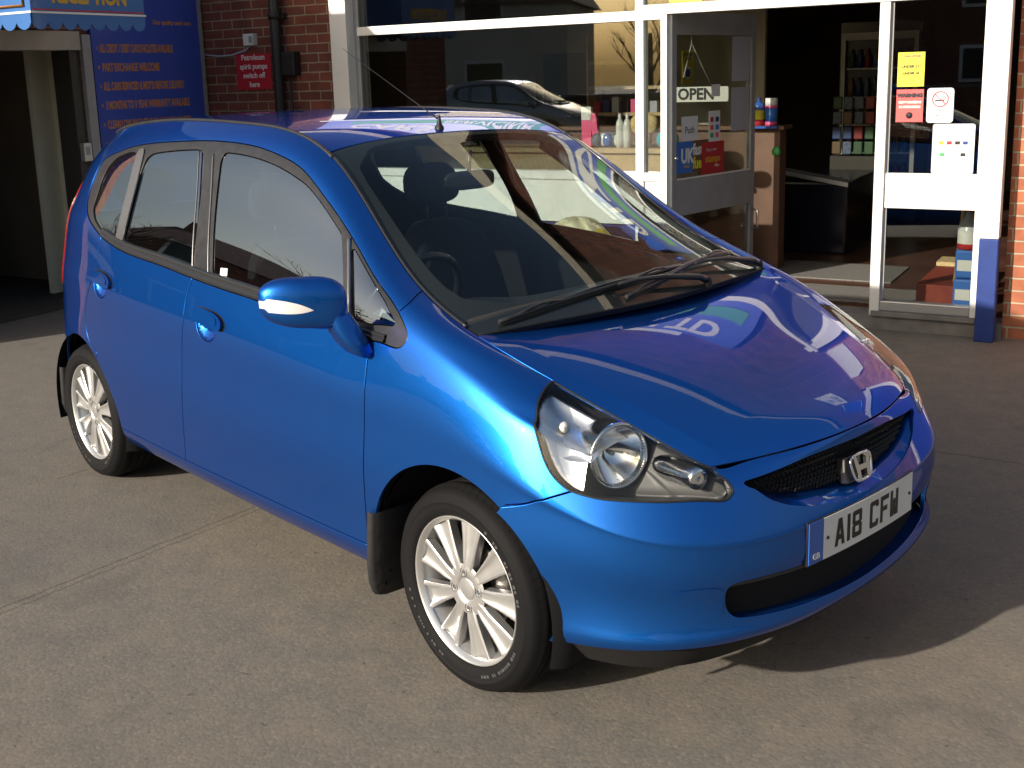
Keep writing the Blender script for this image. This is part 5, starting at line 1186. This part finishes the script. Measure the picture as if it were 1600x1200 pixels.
for k_,c_ in (('rack_red',(.16,.012,.012)),('rack_blue',(.01,.03,.10)),('rack_green',(.02,.06,.02)),('rack_brown',(.09,.05,.02))): mat(k_,c_,.5)
o=thing('snack_rack','rack of coloured snack bags behind the freezer','rack',SP(-1.70,2.35+1.35,.1)); mb=MB(); mb.box(-.22,.2,0,.25,0,.7); mb.build('base','inner_dark',o)
rg_=random.Random(9)
for i in range(4):
    for j in range(4):
        mb=MB(); mb.box(-.20+.10*j,-.115+.10*j,-.03,.0,.72+.14*i,.84+.14*i); mb.build('snack_bag',rg_.choice(('rack_red','rack_blue','rack_green','rack_brown','dark_goods')),o,bevel=.01)
o=thing('drinks_fridge','tall glass-door drinks fridge with a grey frame','fridge',SP(-1.6,4.2,.1)); mb=MB(); mb.box(-.36,-.32,-.03,.03,.25,1.85); mb.box(.32,.36,-.03,.03,.25,1.85); mb.box(-.32,.32,-.03,.03,1.78,1.85); mb.box(-.32,.32,-.03,.03,.25,.31); mb.build('door_frame','fridge_frame',o); mb=MB(); mb.box(-.38,.38,.035,.6,0,1.95); mb.build('cabinet','screen_black',o)
for i in range(5): 
    mb=MB(); mb.box(-.31,.31,.0,.034,.42+.27*i,.435+.27*i); mb.build('shelf','fridge_frame',o)
    for j in range(8): mb=MB(); mb.lathe([(0,0),(.028,0),(.028,.11),(.012,.15),(.012,.18),(0,.18)],10,T(-.26+.075*j,.0,.436+.27*i)); mb.build('bottle',('rack_blue','rack_red','dark_goods','rack_brown','rack_green')[(i+j*(i%2+1))%5],o)
# doormats and goods on the floor by the side light
o=MB().box(-1.75,-.80,1.05,1.75,.0985,.108).build('door_mat','door_mat'); o.matrix_world=SHOP; tag(o,'grey mat further inside the shop doorway','mat')
o=MB().box(-1.5,-.40,.30,.82,.0985,.106).build('door_mat','door_mat'); o.matrix_world=SHOP; tag(o,'grey mat right behind the shop threshold','mat')
o=thing('display_box','dark red display box on the floor by the glass','box',SP(-.42,.95,.1)); mb=MB(); mb.box(-.09,.16,-.55,.55,0,.13); mb.build('case','carton_red',o,bevel=.004); mb=MB(); mb.box(-.09,.10,.2,.45,.131,.16); mb.build('label_card','straw',o)
for i,(a,z,lb) in enumerate(((-.205,.10,'lowest blue and white container by the frame'),(-.20,.29,'middle blue and white container by the frame'))):
    o=thing('container',lb,'container',SP(a,.42,z),'stacked containers by the frame'); mb=MB(); mb.box(-.075,.075,-.06,.06,0,.185); mb.build('can','poster_blue',o,bevel=.015); mb=MB(); mb.box(-.06,.03,-.0625,-.0605,.05,.12); mb.build('logo','letter_white',o)
o=thing('screenwash_bottle','white capped bottle on top of the blue containers','bottle',SP(-.205,.42,.478)); mb=MB(); mb.lathe([(0,0),(.07,0),(.07,.035)],20); mb.build('band','bottle_red',o); mb=MB(); mb.lathe([(.07,.0355),(.07,.12)],20); mb.build('wrap','letter_white',o); mb=MB(); mb.lathe([(.07,.121),(.06,.17),(.03,.21),(.028,.24),(0,.24)],20); mb.build('shoulder','clear_white',o); mb=MB(); mb.lathe([(.033,.238),(.033,.275),(0,.275)],14); mb.build('cap','bottle_red',o)
o=thing('broom','orange-handled broom leaning by the glass','broom',SP(-.30,.55,.1)); mb=MB(); mb.tube([(0,0,.05),(.03,.05,.62)],.014,8); mb.build('handle','gold_letter',o); mb=MB(); mb.box(-.06,.06,-.03,.03,0,.06); mb.build('head','ink_dark',o)
# ================================================================ reception building on the left
rec=thing('reception_building','reception building with a dark doorway and a blue list of services','building',REC)
XL,XR,HR=-1.55,2.235,3.35
mb=MB(); mb.box(.95,XR,0,.25,0,HR); mb.box(XL,.95,0,.25,2.075,HR); mb.box(XL,-.75,0,.25,0,2.075); mb.build('brick_wall','red_brick',rec)
mb=MB(); mb.box(XL,XL+.25,.25,4,0,HR); mb.box(XL,XR,4,4.2,0,HR); mb.build('rear_wall','red_brick',rec)
mb=MB(); mb.box(XL-.1,XR,-.02,4.3,HR,HR+.12); mb.build('roof','roof_tile',rec)
mb=MB(); mb.box(-.75,.95,-.03,.2,1.935,2.072); mb.build('lintel','lintel_beige',rec)
mb=MB(); mb.box(.955,1.035,-.045,-.002,0,2.05); mb.build('door_frame','grey_frame',rec,bevel=.003)
mb=MB(); mb.box(.862,.95,.0,.2,0,1.935); mb.build('door_jamb','bronze_dark',rec)
mb=MB(); mb.box(.88,1.24,.50,.55,.02,1.95); mb.box(1.06,1.10,.45,.499,.02,1.95); mb.build('inner_screen','beige_wall',rec)
mb=MB(); mb.box(-.7,.86,1.75,1.8,.03,2.24); mb.build('partition_wall','partition_beige',rec)
mb=MB(); mb.box(XL+.3,XR-.1,.25,3.9,2.25,2.3); mb.box(1.3,1.35,.25,3.9,0,2.25); mb.build('inner_wall','inner_wall',rec)
mb=MB(); mb.box(XL+.25,XR-.05,.0,3.95,.002,.03); mb.build('reception_floor','inner_dark',rec)
o=thing('desk','dark wooden desk inside the reception doorway','desk',REC@T(.25,1.3,.03)); mb=MB(); mb.box(-.5,.5,-.3,.3,.70,.74); mb.build('desktop','brown_laminate',o)
for x in (-.45,.45):
    for y in (-.25,.25): mb=MB(); mb.box(x-.025,x+.025,y-.025,y+.025,0,.70); mb.build('leg','brown_laminate',o)
mb=MB(); mb.box(-.15,.2,-.1,.1,.741,.95); o2=mb.build('till','screen_black',None,bevel=.02); o2.matrix_world=REC@T(.25,1.3,.03); tag(o2,'black till on the reception desk','till')
o=thing('entry_panel','small grey entry box on the reception door jamb','box',REC@T(.905,-.02,1.10)); mb=MB(); mb.box(-.035,.04,-.03,.018,0,.14); mb.build('case','aluminium',o,bevel=.004); mb=MB(); mb.box(-.02,.02,-.033,-.0305,.05,.11); mb.build('keypad','grey_frame',o)
pn=thing('services_panel','tall blue panel listing services in orange capitals','sign',REC@T(1.62,-.012,0)); mb=MB(); mb.box(-.57,.565,-.025,.01,.35,3.1); mb.build('board','panel_blue',pn); mb=MB(); mb.box(.566,.600,-.035,.01,.35,3.1); mb.build('edge_trim','aluminium',pn)
rows=[('Our quality used cars',.27,2.155,.052),('•  ALL CREDIT / DEBIT CARDS FACILITIES AVAILABLE',-.53,1.945,.062),('•  PART EXCHANGE WELCOME',-.53,1.800,.062),("•  ALL CARS SERVICED & MOT'D BEFORE DELIVERY",-.53,1.655,.062),('•  3 MONTHS TO 3 YEAR WARRANTY AVAILABLE',-.53,1.510,.062),('•  CLEAN LOW MILEAGE CARS ALWAYS WANTED',-.53,1.362,.062),('•  FINANCE ARRANGED',-.53,1.215,.062)]
for i,(tx_,x,z,h) in enumerate(rows):
    if i==0: label_mesh(tx_,h,x,-.0265,z,'orange_letter',pn,bold=.0012,sx=.92)
    else:
        w_=[0,1.0,.66,1.06,1.04,1.0,.6][i]; n_=len(tx_); label_mesh(tx_,.086,x,-.0265,z,'orange_letter',pn,bold=.0030,align='LEFT',sx=w_/(n_*.086*.62))
# canopy box over the door
CN=REC@T(-.33,-1.0,0)
cn=thing('canopy','blue box canopy with a scalloped edge reading RECEPTION','canopy',CN)
mb=MB(); mb.box(.12,1.04,0,.99,2.135,2.75); mb.build('box','canopy_blue',cn)
mb=MB(); mb.box(.118,1.045,-.012,-.001,2.122,2.135); mb.box(.108,.1175,-.012,.99,2.122,2.135); mb.build('white_trim','letter_white',cn)
mb=MB(); mb.box(.13,1.03,-.006,-.001,2.142,2.150); mb.build('red_trim','sign_red',cn)
mb=MB(); mb.tube([(.112,.06,2.17),(.112,.90,2.17),(.112,.90,2.7),(.112,.06,2.7)],.009,6,closed=True); mb.build('orange_border','orange_letter',cn)
def scallop(L,n=0.125,dep=.052):
    pts=[(0,0)]; k=int(round(L/n)); out=[]
    for i in range(k*8+1):
        x=L*i/(k*8); ph=(i%8)/8; out.append((x,-(.055+dep*abs(math.sin(math.pi*(i/8)))**.6)))
    return out
sc=scallop(.92,.115,.045); v=[];f=[]
for i,(x,z) in enumerate(sc): v+=[(.12+x,-.003,2.122),(.12+x,-.003,2.122+z),(.12+x,.004,2.122),(.12+x,.004,2.122+z)]
for i in range(len(sc)-1): a=4*i; f+=[(a,a+1,a+5,a+4),(a+2,a+6,a+7,a+3),(a+1,a+3,a+7,a+5)]
mb=MB(); mb.add(v,f); mb.build('valance','canopy_blue',cn)
sc=scallop(.98,.14,.045); v=[];f=[]
for i,(y,z) in enumerate(sc): v+=[(.120,y,2.122),(.120,y,2.122+z),(.113,y,2.122),(.113,y,2.122+z)]
for i in range(len(sc)-1): a=4*i; f+=[(a,a+1,a+5,a+4),(a+2,a+6,a+7,a+3),(a+1,a+3,a+7,a+5)]
mb=MB(); mb.add(v,f); mb.build('valance','canopy_blue',cn)
label_mesh('RECEPTION',.135,.585,-.003,2.235,'gold_letter',cn,bold=.006,sx=.86)
# ================================================================ across the road (seen only as reflections)
def house(x,y,w,d,h,rh,wall,label,rz=0):
    o=thing('house',label,'house',T(x,y,0)@Matrix.Rotation(rz,4,'Z'),'houses across the road')
    mb=MB(); mb.box(-w/2,w/2,-d/2,d/2,0,h); mb.build('wall',wall,o)
    mb=MB(); mb.add([(-w/2-.3,-d/2-.3,h),(w/2+.3,-d/2-.3,h),(w/2+.3,d/2+.3,h),(-w/2-.3,d/2+.3,h),(-w/2+.8,0,h+rh),(w/2-.8,0,h+rh)],[(0,1,5,4),(2,3,4,5),(1,2,5),(3,0,4),(3,2,1,0)]); r_=mb.build('roof','roof_tile',o)
    mb=MB(); mb.box(-w/2+1.2,-w/2+1.9,-.4,.4,h+rh*.4,h+rh+.9); mb.build('chimney','red_brick',r_)
    for zx in (.9,3.5):
        for xx in (-w/4,w/4):
            mb=MB(); mb.box(xx-.8,xx+.8,d/2+.005,d/2+.06,zx,zx+1.3); f_=mb.build('window','white_frame',o); mb=MB(); mb.box(xx-.68,xx+.68,d/2+.061,d/2+.07,zx+.12,zx+1.18); mb.build('pane','window_dark',f_)
for i,(x,w,wl,lb) in enumerate(((-41,9,'red_brick','brick house at the far left end of the road'),(-28.5,10,'render_cream','cream rendered house second from the left'),(-15.4,12.5,'render_cream','wide cream house opposite the reception'),(3,10,'red_brick','brick house straight opposite the shop'),(16,9,'render_cream','cream rendered house opposite the right end'),(29,9,'red_brick','brick house at the far right end of the road'))):
    house(x,-34-(i%2)*2,w,7,4.2,2.0,wl,lb)
house(38,-14,8,8,4.4,2.0,'red_brick','brick house at the right side of the forecourt',R(90)); house(-27,-17,9,8,4.6,2.2,'red_brick','brick house at the left side of the forecourt',R(-60))
def tree(x,y,h,seed,label):
    rg=random.Random(seed); o=thing('bare_tree',label,'tree',T(x,y,0),'bare winter trees across the road'); mb=MB(); tw=MB()
    def br(p,d,L,r,k,m):
        n=4; pts=[p]; q=p.copy(); dd=d.copy()
        for i in range(n): dd=(dd+Vector((rg.uniform(-.12,.12),rg.uniform(-.12,.12),rg.uniform(-.02,.10)))).normalized(); q=q+dd*L/n; pts.append(q.copy())
        m.tube(pts,[r*(1-.5*i/n) for i in range(n+1)],6 if k<2 else 4,cap=False)
        if k<4:
            for _ in range(4 if k else 5):
                a=rg.uniform(.35,1); b_=pts[int(a*n)]; nd=(dd+Vector((rg.uniform(-.9,.9),rg.uniform(-.9,.9),rg.uniform(-.1,.6)))).normalized(); br(b_,nd,L*rg.uniform(.5,.72),r*.5*rg.uniform(.7,1),k+1,tw if k>=1 else m)
    br(Vector((0,0,0)),Vector((0,0,1)),h*.45,h*.022,0,mb); mb.build('trunk','bark',o); tw.build('crown','bark',o)
for i,(x,y,h,lb) in enumerate(((-15,-26,7.5,'tall bare tree left of the brick house opposite'),(-27,-24,6.5,'bare tree before the cream house'),(9,-27,7,'bare tree between the two houses opposite'),(-6.0,-29,6.5,'bare tree in the gap beside the wide cream house'),(33,-8,6.5,'bare tree at the right side of the forecourt'),(-19,-15.5,10,'tallest bare tree, nearest the forecourt on the left'),(-24,-10,8,'bare tree beside the brick house on the left'))): tree(x,y,h,20+i,lb)
# low garden wall along the road
o=thing('garden_wall','low brick garden wall along the far side of the road','wall',T(0,-24,0)); mb=MB(); mb.box(-55,55,-.12,.12,0,.9); mb.build('brickwork','red_brick',o); mb=MB(); mb.box(-55,55,-.16,.16,.9,.97); mb.build('coping','grey_concrete',o)

# a silver car parked across the road: a copy of the car, seen only in reflections
paint_mat('silver_paint',(.42,.43,.44),(.9,.9,.9))
def copy_tree(o,par=None):
    c=o.copy(); COL.objects.link(c)
    if par: c.parent=par
    for ch in o.children: copy_tree(ch,c)
    if c.type=='MESH' and c.data.materials and c.data.materials[0]==MATS['blue_paint']:
        c.material_slots[0].link='OBJECT'; c.material_slots[0].material=MATS['silver_paint']
    return c
car2=copy_tree(car); tag(car2,'silver hatchback parked across the road by the low garden wall','car'); car2.matrix_world=T(-6.6,-14.5,0)@Matrix.Rotation(R(12),4,'Z')
for ch in car2.children:
    if 'label' in ch: del ch['label']
